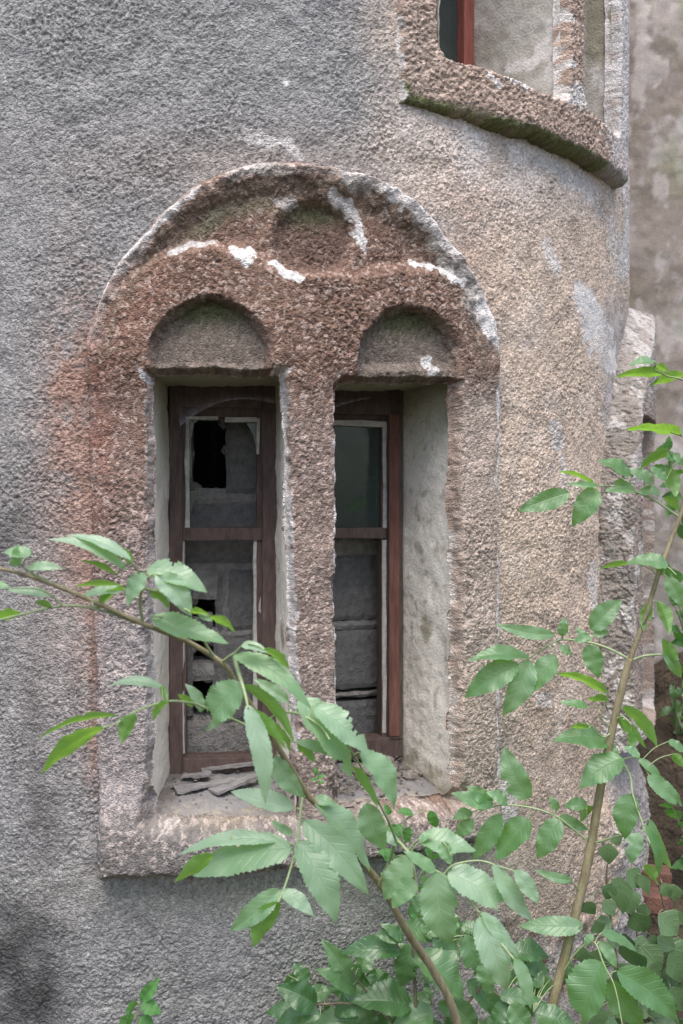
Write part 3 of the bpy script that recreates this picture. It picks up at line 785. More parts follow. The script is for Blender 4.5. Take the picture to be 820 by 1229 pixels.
# left light: fixed frame, then the sash with putty lines and a glazing bar
wl = bars('window', PL, [(203, 462, 219, 930), (315, 462, 334, 930), (219, 462, 315, 488), (219, 908, 315, 930)], -0.018, 0.045, M['oldwood'], tower, seed=10)
bars('sash', PL, [(215, 486, 224, 912), (308, 486, 319, 912), (224, 486, 308, 500), (224, 905, 308, 912)], 0.0, 0.035, M['oldwood'], wl, seed=20)
bars('glazing_bar', PL, [(216, 633, 318, 649)], -0.006, 0.030, M['oldwood'], wl, seed=30)
bars('putty', PL, [(222, 500, 227.5, 634), (308, 502, 312, 545), (226, 499.5, 262, 503), (270, 501, 310, 506), (218, 649, 222, 905), (304, 649, 313.5, 905)], -0.003, 0.012, M['putty'], wl, 0.001, 40, 0.0018)  # the wide right-hand strip also paints the sash edge as lit

def shard(pl, pts, off, mat, parent, name='pane'):
    bm = bmesh.new()
    f = [bm.verts.new(pl.hit(x, y, off)) for x, y in pts]; g = [bm.verts.new(pl.hit(x, y, off+0.003)) for x, y in pts]
    bm.faces.new(f); bm.faces.new(g[::-1]); n = len(f)
    for i in range(n): bm.faces.new((f[i], g[i], g[(i+1) % n], f[(i+1) % n]))
    finish_bm(name, bm, mat, parent)
shard(PL, [(224, 500), (242, 502), (233, 508), (229, 530), (231, 560), (227, 590), (237, 588), (230, 612), (226, 632), (223, 632)], 0.014, M['shard'], wl)
shard(PL, [(290, 502), (312, 502), (312, 548), (308, 542), (304, 522), (296, 508)], 0.016, M['shard'], wl)
# right light
wr = bars('window', PR, [(467, 466, 484, 888), (350, 466, 467, 494), (350, 466, 374, 930), (374, 884, 484, 918)], -0.02, 0.045, M['oldwood'], tower, seed=50)
bars('sash', PR, [(458, 492, 466, 886), (374, 492, 458, 505), (374, 492, 380, 886)], 0.0, 0.035, M['oldwood'], wr, seed=60)
bars('glazing_bar', PR, [(376, 633, 464, 647)], -0.004, 0.030, M['oldwood'], wr, seed=70)
bars('putty', PR, [(460, 506, 465.5, 634), (380, 505.5, 462, 510), (459.5, 648, 465, 880)], -0.003, 0.012, M['putty'], wr, 0.001, 80, 0.0018)
shard(PR, [(378, 506), (461, 506), (461, 636), (378, 636)], 0.014, M['glass'], wr)
# brighter red paint left on the right stile
bars('stile', PR, [(467.5, 498, 479.5, 884)], -0.0235, -0.0205, M['fadedred'], wr, 0.0005, 90, 0.0002)

# upper window: red frame and glass
PU = Plane(UB1[0], UB1[1])
def uframe(pl, bk, par, mat):
    u0, z1 = pl.loc(bk[0]); u1, z0 = pl.loc(bk[2])
    bm = bmesh.new()
    w = 0.036
    rand_bar(bm, pl, u0, u0+w, z0, z1, -0.02, 0.03, seed=1); rand_bar(bm, pl, u1-w, u1, z0, z1, -0.02, 0.03, seed=2)
    rand_bar(bm, pl, u0+w, u1-w, z1-w, z1, -0.019, 0.029, seed=3); rand_bar(bm, pl, u0+w, u1-w, z0, z0+w, -0.019, 0.029, seed=4)
    f = finish_bm('window', bm, mat, par, 0.002)
    bm = bmesh.new(); zm = z0+(z1-z0)*0.62
    rand_bar(bm, pl, u0+w, u1-w, zm, zm+0.028, -0.015, 0.025, seed=5); finish_bm('glazing_bar', bm, mat, f, 0.002)
    bm = bmesh.new(); rand_bar(bm, pl, u0+w, u1-w, z0+w, z1-w, 0.006, 0.010, wob=0, seed=6); finish_bm('pane', bm, M['glass'], f)
    return f
uframe(PU, UB1, tower, M['redwood'])
uframe(Plane(UB2[0], UB2[1]), UB2, tower, M['redwood'])
uframe(Plane(VB1[0], VB1[1]), VB1, tower, M['oldwood'])

# ------------------------------------------------------------------ cinder blocks that close the openings from inside
def lumpy_block(bm, pl, x0, y0, x1, y1, n0, n1, seed):
    A = pl.loc(pl.hit(x0, y1, n0)); B = pl.loc(pl.hit(x1, y0, n0))
    u0, z0 = A; u1, z1 = B
    nu = max(2, int((u1-u0)/0.012)); nz = max(2, int((z1-z0)/0.012))
    rr = random.Random(seed)
    vs = {}
    for i in range(nu+1):
        for j in range(nz+1):
            e = (i in (0, nu)) or (j in (0, nz))
            u = u0+(u1-u0)*i/nu + (rr.uniform(-.002, .002)); z = z0+(z1-z0)*j/nz + rr.uniform(-.002, .002)
            n = n0 + rr.uniform(-.0015, .0015) + (0.006 if e else 0)
            P = pl.a + pl.x*u + pl.n*n; vs[i, j] = bm.verts.new((P[0], P[1], z))
    for i in range(nu):
        for j in range(nz):
            bm.faces.new((vs[i, j], vs[i+1, j], vs[i+1, j+1], vs[i, j+1]))
    edge = [vs[i, 0] for i in range(nu+1)] + [vs[nu, j] for j in range(1, nz+1)] + [vs[i, nz] for i in range(nu-1, -1, -1)] + [vs[0, j] for j in range(nz-1, 0, -1)]
    d = pl.n*(n1-n0); back = [bm.verts.new((v.co.x+d[0], v.co.y+d[1], v.co.z)) for v in edge]
    n = len(edge)
    for i in range(n): bm.faces.new((edge[i], back[i], back[(i+1) % n], edge[(i+1) % n]))

def mortar_lump(bm, pl, px, py, r, seed):
    from mathutils import noise as mn
    c = Vector(pl.hit(px, py, 0.135)); r = r/F*2.4
    for v in bmesh.ops.create_icosphere(bm, subdivisions=3, radius=r)['verts']:
        k = 1 + 0.5*mn.noise(v.co*(1.4/r) + Vector((seed, 0, 0))) + 0.2*mn.noise(v.co*(4/r) + Vector((0, seed, 0)))
        v.co = v.co*k + c
def infill(pl, blocks, mortars, seed, lumps=()):
    mortars = [(a-3, b-4, c+3, d+4) for a, b, c, d in mortars]
    bm = bmesh.new()
    for i, b in enumerate(blocks): lumpy_block(bm, pl, *b, 0.10 + 0.004*((i*7) % 3), 0.24, seed+i)
    o = finish_bm('block_infill', bm, M['block'], tower, smooth=False)
    bm = bmesh.new()
    for i, q in enumerate(lumps): mortar_lump(bm, pl, *q, seed+90+i)
    for i, b in enumerate(mortars): lumpy_block(bm, pl, *b, 0.1055 + 0.001*((i*5) % 3), 0.22, seed+50+i)
    finish_bm('mortar', bm, M['mortar'], o)
infill(PL, [(271, 480, 345, 592), (180, 480, 231, 592), (190, 601, 348, 642), (190, 646, 350, 676), (274, 683, 350, 757), (258, 683, 271, 800), (190, 690, 231, 860),
            (256, 765, 350, 868), (233, 748, 255, 764)],
       [(228, 590, 272, 602), (272, 593, 348, 600), (190, 676, 350, 684), (231, 684, 258, 716), (268, 683, 276, 765), (256, 757, 350, 766), (233, 800, 257, 814), (215, 866, 350, 925)], 400, [(230, 590, 12), (246, 598, 10), (262, 594, 9), (270, 505, 9), (272, 540, 6), (230, 498, 8), (228, 545, 7), (233, 718, 7), (250, 744, 8), (236, 748, 7), (235, 806, 8), (252, 812, 8), (256, 836, 6), (248, 868, 10), (232, 866, 9), (231, 778, 6), (254, 768, 7)])
infill(PR, [(340, 480, 480, 570), (340, 575, 480, 648), (340, 664, 480, 748), (340, 754, 480, 832), (340, 838, 480, 925)],
       [(340, 570, 480, 576), (340, 648, 480, 665), (340, 747, 480, 755), (340, 831, 480, 839)], 500)
# ------------------------------------------------------------------ ground, rear wall
def build_ground():
    xs = axis([(-60, -6, 6), (-6, -3, 0.5), (-3, 6, 0.06), (6, 12, 0.6), (12, 60, 6)])
    ys = axis([(-60, -7, 5), (-7, -4, 0.3), (-4, 4, 0.06), (4, 10, 0.8), (10, 60, 6)])
    x, y = np.meshgrid(xs, ys, indexing='ij'); x = x.ravel(); y = y.ravel()
    P = np.stack([x, y, 0*x], -1) - CAM
    X = P @ RT; Dp = P @ FW
    bank = sst(2.75, 3.95, Dp - 0.0*X)*sst(0.4, 1.0, X)*sst(6.0, 5.0, Dp)
    z = 0.05*fbm(x, y, 0.8, 701) + 0.02*fbm(x, y, 0.12, 702) - 0.03
    z = z + bank*(0.92 + 0.16*fbm(x, y, 0.35, 703) + 0.07*fbm(x, y, 0.09, 704))
    V = np.stack([x, y, z], -1)
    o = link('ground', np_mesh('ground', V, grid_quads(len(xs), len(ys))), M['soil'])
    tag(o, 'dark leaf-strewn soil banked up beside the tower', 'ground', kind='structure')
build_ground()

def build_rear_wall():
    O = CAM + FW*4.35 + RT*0.55; O = np.array([O[0], O[1], 0.0])
    us = np.linspace(0, 4.2, 420); zs = np.linspace(-0.2, 5.6, 560)
    u, z = np.meshgrid(us, zs, indexing='ij'); u = u.ravel(); z = z.ravel()
    bump = 0.008*fbm(u, z, 0.25, 711) + 0.003*fbm(u, z, 0.04, 712)
    V = O[None] + RT[None]*u[:, None] + FW[None]*bump[:, None]; V[:, 2] = z
    n1 = fbm(u, z, 0.4, 713); n2 = fbm(u, z*0.4, 0.10, 714); n3 = fbm(u, z, 0.03, 715)
    c = np.broadcast_to(np.array([0.265, 0.225, 0.195]), u.shape+(3,)).copy()
    c = mix(c, (0.37, 0.325, 0.305), sst(-0.1, 0.5, n1 + 0.4*n2)*0.75)
    c = mix(c, (0.45, 0.42, 0.41), sst(0.25, 0.6, n2 + 0.4*n3)*0.6)
    c = mix(c, (0.22, 0.185, 0.14), sst(0.1, 0.6, fbm(u, z, 0.22, 716))*0.5)
    c = mix(c, (0.21, 0.22, 0.12), sst(0.2, 0.6, fbm(u, z, 0.5, 717) + 0.3*n2)*0.55)
    c = mix(c, (0.27, 0.25, 0.225), sst(1.9, 1.2, z + 0.2*n1)*0.7)
    c = mix(c, (0.17, 0.145, 0.115), sst(0.2, 0.6, fbm(u, z, 0.06, 718))*0.55)
    c = mix(c, (0.50, 0.455, 0.43), sst(0.3, 0.55, fbm(u, z*0.7, 0.09, 719, 5))*0.6)
    Q = grid_quads(len(us), len(zs))
    me = np_mesh('rear_wall', V, Q, np.clip(c, .02, .8))
    o = link('rear_wall', me, M['plaster'])
    md = o.modifiers.new('thick', 'SOLIDIFY'); md.thickness = 0.3; md.offset = -1
    tag(o, 'stained brownish plaster wall of the house standing behind the tower', 'wall')
build_rear_wall()

# ------------------------------------------------------------------ plants
def catmull(P, n=8):
    P = np.asarray(P, float)
    if len(P) == 2: return np.linspace(P[0], P[1], n+1)
    Q = np.concatenate([[2*P[0]-P[1]], P, [2*P[-1]-P[-2]]]); out = []
    for i in range(1, len(Q)-2):
        p0, p1, p2, p3 = Q[i-1], Q[i], Q[i+1], Q[i+2]
        for t in np.linspace(0, 1, n, endpoint=False):
            out.append(0.5*((2*p1) + (-p0+p2)*t + (2*p0-5*p1+4*p2-p3)*t*t + (-p0+3*p1-3*p2+p3)*t**3))
    out.append(P[-1]); return np.array(out)

class Tubes:
    def __init__(s): s.V = []; s.Q = []; s.n = 0
    def add(s, pts, r0, r1, k=8, knob=0.0, seed=0):
        pts = np.asarray(pts); n = len(pts)
        T = np.gradient(pts, axis=0); T /= np.linalg.norm(T, axis=1)[:, None]+1e-12
        ref = np.array([0.31, 0.2, 0.93]); A = np.cross(T, ref); A /= np.linalg.norm(A, axis=1)[:, None]; B = np.cross(T, A)
        rr = np.random.default_rng(seed)
        r = np.linspace(r0, r1, n)*(1+knob*rr.uniform(-1, 1, n))
        an = np.arange(k)*2*math.pi/k
        ring = pts[:, None] + r[:, None, None]*(A[:, None]*np.cos(an)[None, :, None] + B[:, None]*np.sin(an)[None, :, None])
        s.V.append(ring.reshape(-1, 3))
        i = np.arange(n-1)[:, None]*k; j = np.arange(k)[None]; j2 = (j+1) % k
        s.Q.append((np.stack([i+j, i+j2, i+k+j2, i+k+j], -1).reshape(-1, 4))+s.n)
        s.n += n*k
    def build(s, name, mat, parent):
        return link(name, np_mesh(name, np.concatenate(s.V), np.concatenate(s.Q)), mat, parent)

def leaf_mesh(B, T, n, width, seed, shape='elder', bite=False, arch=0.10, fold=0.30, teeth=17):
    rr = np.random.default_rng(seed)
    a = T-B; L = np.linalg.norm(a); a = a/L; side = np.cross(a, n)
    nu, nv = 69, 9
    t = np.linspace(0, 1, nu); v = np.linspace(-1, 1, nv)
    if shape == 'ivy':
        w = np.where(t < 0.22, (t/0.22)**0.45, 1)*np.clip(1-((t-0.22)/0.78).clip(0)**1.35, 0, 1)
    elif shape == 'round':
        w = (t**0.50)*((1-t)**0.62); w /= w.max()
    else:
        p, q = 0.62, 0.95
        w = (t**p)*((1-t)**q); w /= w.max(); w = np.maximum(w, 0.015)
    tt, vv = np.meshgrid(t, v, indexing='ij')
    W = w[:, None]*np.ones(nv)[None]
    if shape != 'ivy':
        saw = ((t*teeth) % 1.0)
        lobe = (1 - 0.13*saw)*(1 + 0.03*rr.uniform(-1, 1, nu))
    else: lobe = 1 + 0.03*rr.uniform(-1, 1, nu)
    ed = np.abs(vv)
    Wd = W*np.where(ed > 0.95, lobe[:, None], 1)
    asym = 1 + 0.10*rr.uniform(-1, 1)*np.sign(vv)
    half = width/2
    x = vv*Wd*half*asym
    f = fold*rr.uniform(0.5, 1.3)*(1 if shape != 'ivy' else 0.5)
    ph = rr.uniform(0, 6.28, 4)
    up = np.abs(x)*math.tan(f)*0.8 + half*(0.10 if shape != 'ivy' else 0.03)*np.sin(tt*9+ph[0] + vv*1.5)*ed*W + half*(0.05 if shape != 'ivy' else 0.0)*np.sin(tt*23+ph[1])*ed
    ar = arch*rr.uniform(0.4, 1.5)*L
    up = up + ar*(4*tt*(1-tt))*0.6 - ar*0.9*tt**3
    back = -0.04*width*ed**2*(1 if shape != 'ivy' else -4)*W
    P = B[None, None] + a*(tt*L + back + (0.09*L*np.sin(ph[2])*0)) [..., None] + side*(x + 0.05*L*math.sin(ph[3])*np.sin(tt*math.pi))[..., None] + n*up[..., None]
    V = P.reshape(-1, 3); Q = grid_quads(nu, nv)
    uv = np.stack([tt.ravel(), vv.ravel()], -1)
    if bite:
        c = np.zeros(len(Q), bool); ctr = V[Q].mean(1)
        for k in range(2 if bite is True else bite):
            e = P[int(nu*rr.uniform(0.35, 0.9)), rr.choice([0, nv-1])]
            c |= np.linalg.norm(ctr-e, axis=1) < width*rr.uniform(0.14, 0.27)*(1+0.25*np.sin(np.arange(len(Q))*1.7))
        c |= rr.random(len(Q)) < 0.0
        Q = Q[~c]
    return np_mesh('leaf', V, Q[:, ::-1] if (np.cross(V[Q[5, 1]]-V[Q[5, 0]], V[Q[5, 3]]-V[Q[5, 0]]) @ n) < 0 else Q, uv=uv)

def dirs(kind, P, seed):
    rr = np.random.default_rng(seed)
    v = CAM-P; v /= np.linalg.norm(v)
    j = rr.normal(0, 0.12, 3)
    if kind == 't': n = 0.74*v + 0.66*UP + j
    elif kind == 'u': n = 0.78*UP - 0.62*v + j
    else: n = 0.85*v + 0.30*UP + RT*rr.uniform(-0.35, 0.35) + j
    return n, v

def make_leaf(B, T, wpx, dmid, kind, mat, parent, seed, shape='elder', bite=False, arch=0.10, wmax=0.62, teeth=17):
    a = T-B; L = np.linalg.norm(a); ah = a/L
    n, v = dirs(kind, (B+T)/2, seed)
    n = n - (n @ ah)*ah; n /= np.linalg.norm(n)+1e-9
    side = np.cross(ah, n)
    vp = v - (v @ ah)*ah; vp /= np.linalg.norm(vp)+1e-9
    if kind == 'u' and abs(n @ vp) < 0.4:
        n = n - vp*0.5; n /= np.linalg.norm(n)
    if kind != 'u' and (n @ vp) < 0.35:
        n = n + vp*0.6; n /= np.linalg.norm(n)
    w = wpx/F*dmid/max(0.45, abs(n @ vp))
    w = min(w, L*wmax if shape == 'elder' else L*1.25)
    me = leaf_mesh(B, T, n, w, seed, shape, bite, arch, teeth=teeth)
    return link('leaf', me, mat, parent)

class Plant:
    def __init__(s, name, label, cat, loc, group=None):
        s.root = empty(name, loc); tag(s.root, label, cat, group)
        s.samp = []; s.wood = Tubes(); s.green = Tubes(); s.k = 0
    def stem(s, pts, d0=None, d1=None, r0=0.004, r1=0.003, green=False, knob=0.0):
        """pts in photo pixels with a depth, or with depths d0..d1 spread along them"""
        pts = [tuple(p) for p in pts]
        if len(pts[0]) == 2:
            n = len(pts); pts = [(p[0], p[1], d0+(d1-d0)*i/(n-1)) for i, p in enumerate(pts)]
        P3 = catmull([at(*p) for p in pts], 8)
        (s.green if green else s.wood).add(P3, r0, r1, 8, knob, s.k); s.k += 1
        px, py, dd = proj(P3)
        s.samp.append(np.stack([px, py, dd], -1))
        return P3
    def near(s, bx, by):
        S = np.concatenate(s.samp); d = np.hypot(S[:, 0]-bx, S[:, 1]-by); i = d.argmin()
        return S[i], d[i]
    def leaves(s, rows, mat, seed0, shape='elder', depth=None, dd=0.0, **kw):
        for i, row in enumerate(rows):
            bx, by, tx, ty, w, kind = row[:6]; bite = row[6] if len(row) > 6 else (1 if (i*37+seed0) % 9 == 0 else False)
            sd = seed0+i*13; rr = np.random.default_rng(sd)
            S, dist = s.near(bx, by)
            d = S[2] if depth is None else depth
            d = d + rr.uniform(-0.012, 0.012)
            L = math.hypot(tx-bx, ty-by)/F*d
            lean = rr.uniform(-0.25, 0.15)*L + dd
            B, T = at(bx, by, d), at(tx, ty, d+lean)
            make_leaf(B, T, w, d, kind, mat, s.root, sd, shape, bite, **kw)
            if dist > 1.5 and dist < 60:
                A = at(*S); mid = (A+B)/2 + np.array([0, 0, 0.10*np.linalg.norm(A-B)])
                s.green.add(catmull([A, mid, B], 5), 0.0011, 0.0008, 6)
    def done(s, wood='bark'):
        if s.wood.n: s.wood.build('stem', M[wood], s.root)
        if s.green.n: s.green.build('leaf_stalks', M['greenstem'], s.root)

# --- the elder shoot that leans across the left light
A = Plant('elder_branch', 'pale-leaved elder shoot arching from lower right up across the left window light', 'shrub', at(610, 1600, 1.80))
A.stem([(610, 1600, 1.80), (580, 1380, 1.78), (548, 1225, 1.75), (520, 1165, 1.73), (490, 1120, 1.70), (462, 1070, 1.67), (440, 1040, 1.65), (400, 985, 1.60), (372, 958, 1.57)], r0=0.009, r1=0.0052, knob=0.05)
A.stem([(372, 958, 1.57), (345, 915, 1.54), (325, 882, 1.51), (300, 845, 1.48), (282, 818, 1.46), (268, 797, 1.44), (225, 770, 1.42), (175, 750, 1.38), (110, 721, 1.35), (60, 700, 1.32), (20, 687, 1.30), (-30, 677, 1.28)], r0=0.0054, r1=0.0024, knob=0.04)
g = dict(green=True)
A.stem([(163, 747), (120, 732), (78, 727), (28, 737), (-15, 748)], 1.38, 1.30, 0.0022, 0.0014, **g)
A.stem([(75, 727), (62, 715), (45, 707), (14, 706)], 1.335, 1.30, 0.0014, 0.001, **g)
A.stem([(62, 700), (42, 690), (25, 678), (18, 672)], 1.32, 1.29, 0.0018, 0.001, **g)
A.stem([(110, 721), (112, 728)], 1.35, 1.34, 0.0016, 0.001, **g)
A.stem([(172, 750), (168, 722), (172, 698), (165, 684), (155, 672)], 1.38, 1.31, 0.0026, 0.001, **g)
A.stem([(170, 700), (182, 690), (195, 690)], 1.345, 1.33, 0.0016, 0.001, **g)
A.stem([(172, 706), (195, 712), (220, 730), (250, 741)], 1.35, 1.33, 0.0018, 0.0011, **g)
A.stem([(262, 795), (250, 778), (238, 761), (205, 742), (182, 740)], 1.44, 1.37, 0.0024, 0.001, **g)
A.stem([(265, 796), (275, 788), (282, 784), (291, 775), (300, 773)], 1.44, 1.39, 0.0024, 0.0012, **g)
A.stem([(280, 785), (288, 812), (294, 832), (298, 850)], 1.43, 1.37, 0.0036, 0.0018, **g)
A.stem([(318, 884), (290, 868), (243, 848), (225, 843), (200, 842), (165, 853), (140, 868), (122, 874)], 1.50, 1.34, 0.0024, 0.0012, **g)
A.stem([(315, 872), (328, 860), (345, 855), (362, 858), (385, 872), (396, 888)], 1.50, 1.42, 0.0022, 0.0014, **g)
A.stem([(330, 892), (336, 878), (350, 888), (360, 894)], 1.52, 1.47, 0.0018, 0.001, **g)
A.stem([(367, 955), (362, 963), (357, 1010), (345, 1055), (334, 1083)], 1.57, 1.45, 0.0024, 0.0014, **g)
A.stem([(455, 1062), (468, 1032), (476, 1010), (490, 1022), (513, 1040), (532, 1050), (555, 1070), (575, 1095), (600, 1130), (618, 1152)], 1.66, 1.48, 0.0030, 0.0014, **g)
A.stem([(532, 1050), (545, 1038), (575, 1033), (600, 1040), (620, 1046)], 1.56, 1.53, 0.002, 0.001, **g)
A.stem([(541, 1046), (541, 1032), (536, 1015)], 1.56, 1.55, 0.0016, 0.001, **g)
A.stem([(476, 1010), (466, 985), (448, 950), (432, 918), (418, 895)], 1.62, 1.44, 0.0024, 0.0012, **g)
rowsA = [
 (157, 672, 80, 637, 13, 't'), (152, 684, 60, 641, 15, 't'), (174, 688, 152, 726, 33, 't'), (140, 690, 97, 671, 7, 'u'), (145, 703, 88, 703, 7, 'u'),
 (152, 707, 112, 730, 22, 'u'), (148, 708, 98, 712, 13, 't'), (38, 664, 4, 662, 20, 't'), (18, 680, 20, 655, 18, 't'), (34, 682, 76, 681, 12, 't'), (-14, 700, 12, 704, 30, 't'),
 (60, 715, 8, 706, 11, 't'), (26, 737, -18, 748, 15, 'u'), (62, 728, 42, 722, 10, 'u'), (158, 677, 142, 655, 11, 'u'),
 (176, 684, 249, 708, 30, 't', 1), (188, 690, 231, 739, 31, 't'), (180, 712, 206, 730, 17, 'u'), (182, 741, 275, 770, 27, 't'), (228, 735, 254, 738, 17, 'u'),
 (252, 741, 284, 757, 10, 'u'), (238, 737, 256, 745, 8, 't'), (290, 774, 322, 782, 12, 't'), (316, 780, 349, 803, 11, 'u'), (281, 786, 376, 846, 25, 't'),
 (360, 838, 428, 930, 40, 't', 1), (378, 848, 446, 904, 34, 't', 2), (432, 903, 480, 970, 30, 't'), (292, 822, 357, 887, 15, 'u'), (346, 842, 305, 814, 17, 'd'),
 (292, 822, 244, 877, 60, 't', 1), (297, 846, 320, 967, 27, 't'), (300, 852, 346, 898, 14, 'u'), (330, 908, 366, 958, 26, 'd'), (357, 894, 380, 914, 15, 'u'),
 (356, 890, 410, 910, 13, 't'), (322, 868, 352, 902, 9, 'u'), (352, 970, 277, 947, 25, 'd'), (351, 1001, 325, 984, 11, 'd'),
 (196, 826, 130, 818, 12, 't'), (194, 822, 202, 842, 9, 'u'), (201, 842, 182, 864, 26, 'u'), (162, 857, 146, 892, 34, 'u'), (124, 872, 49, 925, 21, 'u'),
 (142, 860, 46, 876, 8, 'u'), (232, 848, 214, 832, 11, 'u'), (243, 854, 223, 820, 15, 't'),
 (350, 1018, 230, 1050, 46, 'd', 1), (332, 1010, 213, 1022, 18, 'd'), (256, 1026, 209, 1057, 18, 'u'), (357, 1010, 408, 1108, 42, 'd'), (336, 1068, 274, 1119, 28, 'd'),
 (337, 1070, 377, 1099, 20, 'd'), (333, 1082, 304, 1136, 28, 'u'), (365, 985, 443, 1074, 38, 'd'), (378, 962, 448, 1044, 31, 't'), (378, 960, 403, 963, 14, 't'),
 (424, 920, 456, 968, 12, 'u'), (440, 964, 462, 1022, 34, 'd'), (503, 1006, 572, 1019, 29, 't'), (530, 1010, 542, 1038, 20, 't'), (493, 1030, 458, 1080, 46, 't'),
 (500, 1058, 470, 1090, 34, 'd'), (522, 1046, 486, 1020, 16, 't'), (524, 1046, 541, 1138, 48, 't', 1), (538, 1046, 618, 1088, 40, 't', 1), (592, 1038, 641, 1106, 24, 't'),
 (618, 1044, 648, 1086, 20, 'd'), (575, 1100, 613, 1192, 38, 't'), (577, 1096, 627, 1148, 18, 't'), (618, 1150, 639, 1212, 18, 't'), (508, 1050, 513, 1086, 13, 't'),
 (505, 1010, 520, 1000, 10, 't'), (478, 1014, 455, 1000, 18, 'd')]
A.leaves(rowsA, M['sheenleaf'], 1000)
A.done('twig')

# --- the sapling on the right
Bp = Plant('elder_sapling', 'straight young elder sapling with grey-brown stem standing at the right of the window', 'shrub', at(610, 1560, 1.98))
Bp.stem([(610, 1560, 1.98), (640, 1300, 1.96), (662, 1210, 1.95), (680, 1140, 1.95), (700, 1060, 1.94), (710, 1012, 1.94)], r0=0.0108, r1=0.0090, knob=0.03)
Bp.stem([(710, 1012, 1.94), (722, 940, 1.94), (735, 875, 1.93), (752, 805, 1.92), (757, 790, 1.92)], r0=0.0089, r1=0.0070, knob=0.03)
Bp.stem([(757, 790, 1.92), (775, 740, 1.91), (790, 690, 1.90), (805, 650, 1.90), (820, 610, 1.90), (835, 560, 1.90), (845, 440, 1.90)], r0=0.0056, r1=0.0032, knob=0.03)
for p, d0, d1, r in [([(757, 792), (740, 783), (722, 775), (700, 770), (672, 768), (650, 780), (632, 792)], 1.92, 1.95, .0028),
                     ([(757, 793), (775, 787), (800, 786), (815, 792)], 1.92, 1.88, .0028), ([(735, 872), (722, 862), (727, 842), (730, 830)], 1.93, 1.90, .0018),
                     ([(734, 880), (722, 884), (706, 866)], 1.93, 1.88, .0018), ([(737, 866), (748, 860), (758, 870)], 1.93, 1.89, .0018),
                     ([(724, 930), (742, 912), (756, 930), (760, 955), (772, 990), (780, 1012)], 1.94, 1.84, .0024), ([(745, 912), (765, 910), (780, 932)], 1.92, 1.86, .0016),
                     ([(709, 1012), (692, 998), (668, 980), (640, 970), (605, 966), (580, 972)], 1.94, 1.99, .0026), ([(711, 1012), (730, 1007), (745, 1003), (760, 1010)], 1.94, 1.88, .0028),
                     ([(818, 622), (800, 610), (785, 600), (762, 590), (735, 584), (718, 583)], 1.90, 1.93, .0026), ([(792, 688), (800, 680), (812, 690)], 1.90, 1.86, .0018),
                     ([(672, 1175), (690, 1145), (712, 1130), (725, 1158), (738, 1185), (748, 1235)], 1.95, 1.84, .0022),
                     ([(842, 470), (820, 456), (800, 451), (785, 443)], 1.90, 1.86, .0022), ([(838, 530), (805, 519)], 1.90, 1.86, .002), ([(836, 565), (812, 552), (802, 541)], 1.90, 1.86, .002),
                     ([(685, 1118), (698, 1112)], 1.95, 1.92, .002), ([(697, 1070), (686, 1057)], 1.94, 1.92, .002), ([(770, 752), (785, 722)], 1.91, 1.88, .0018), ([(708, 1018), (704, 972)], 1.94, 1.92, .0014)]:
    Bp.stem(p, d0, d1, r, r*0.55, green=True)
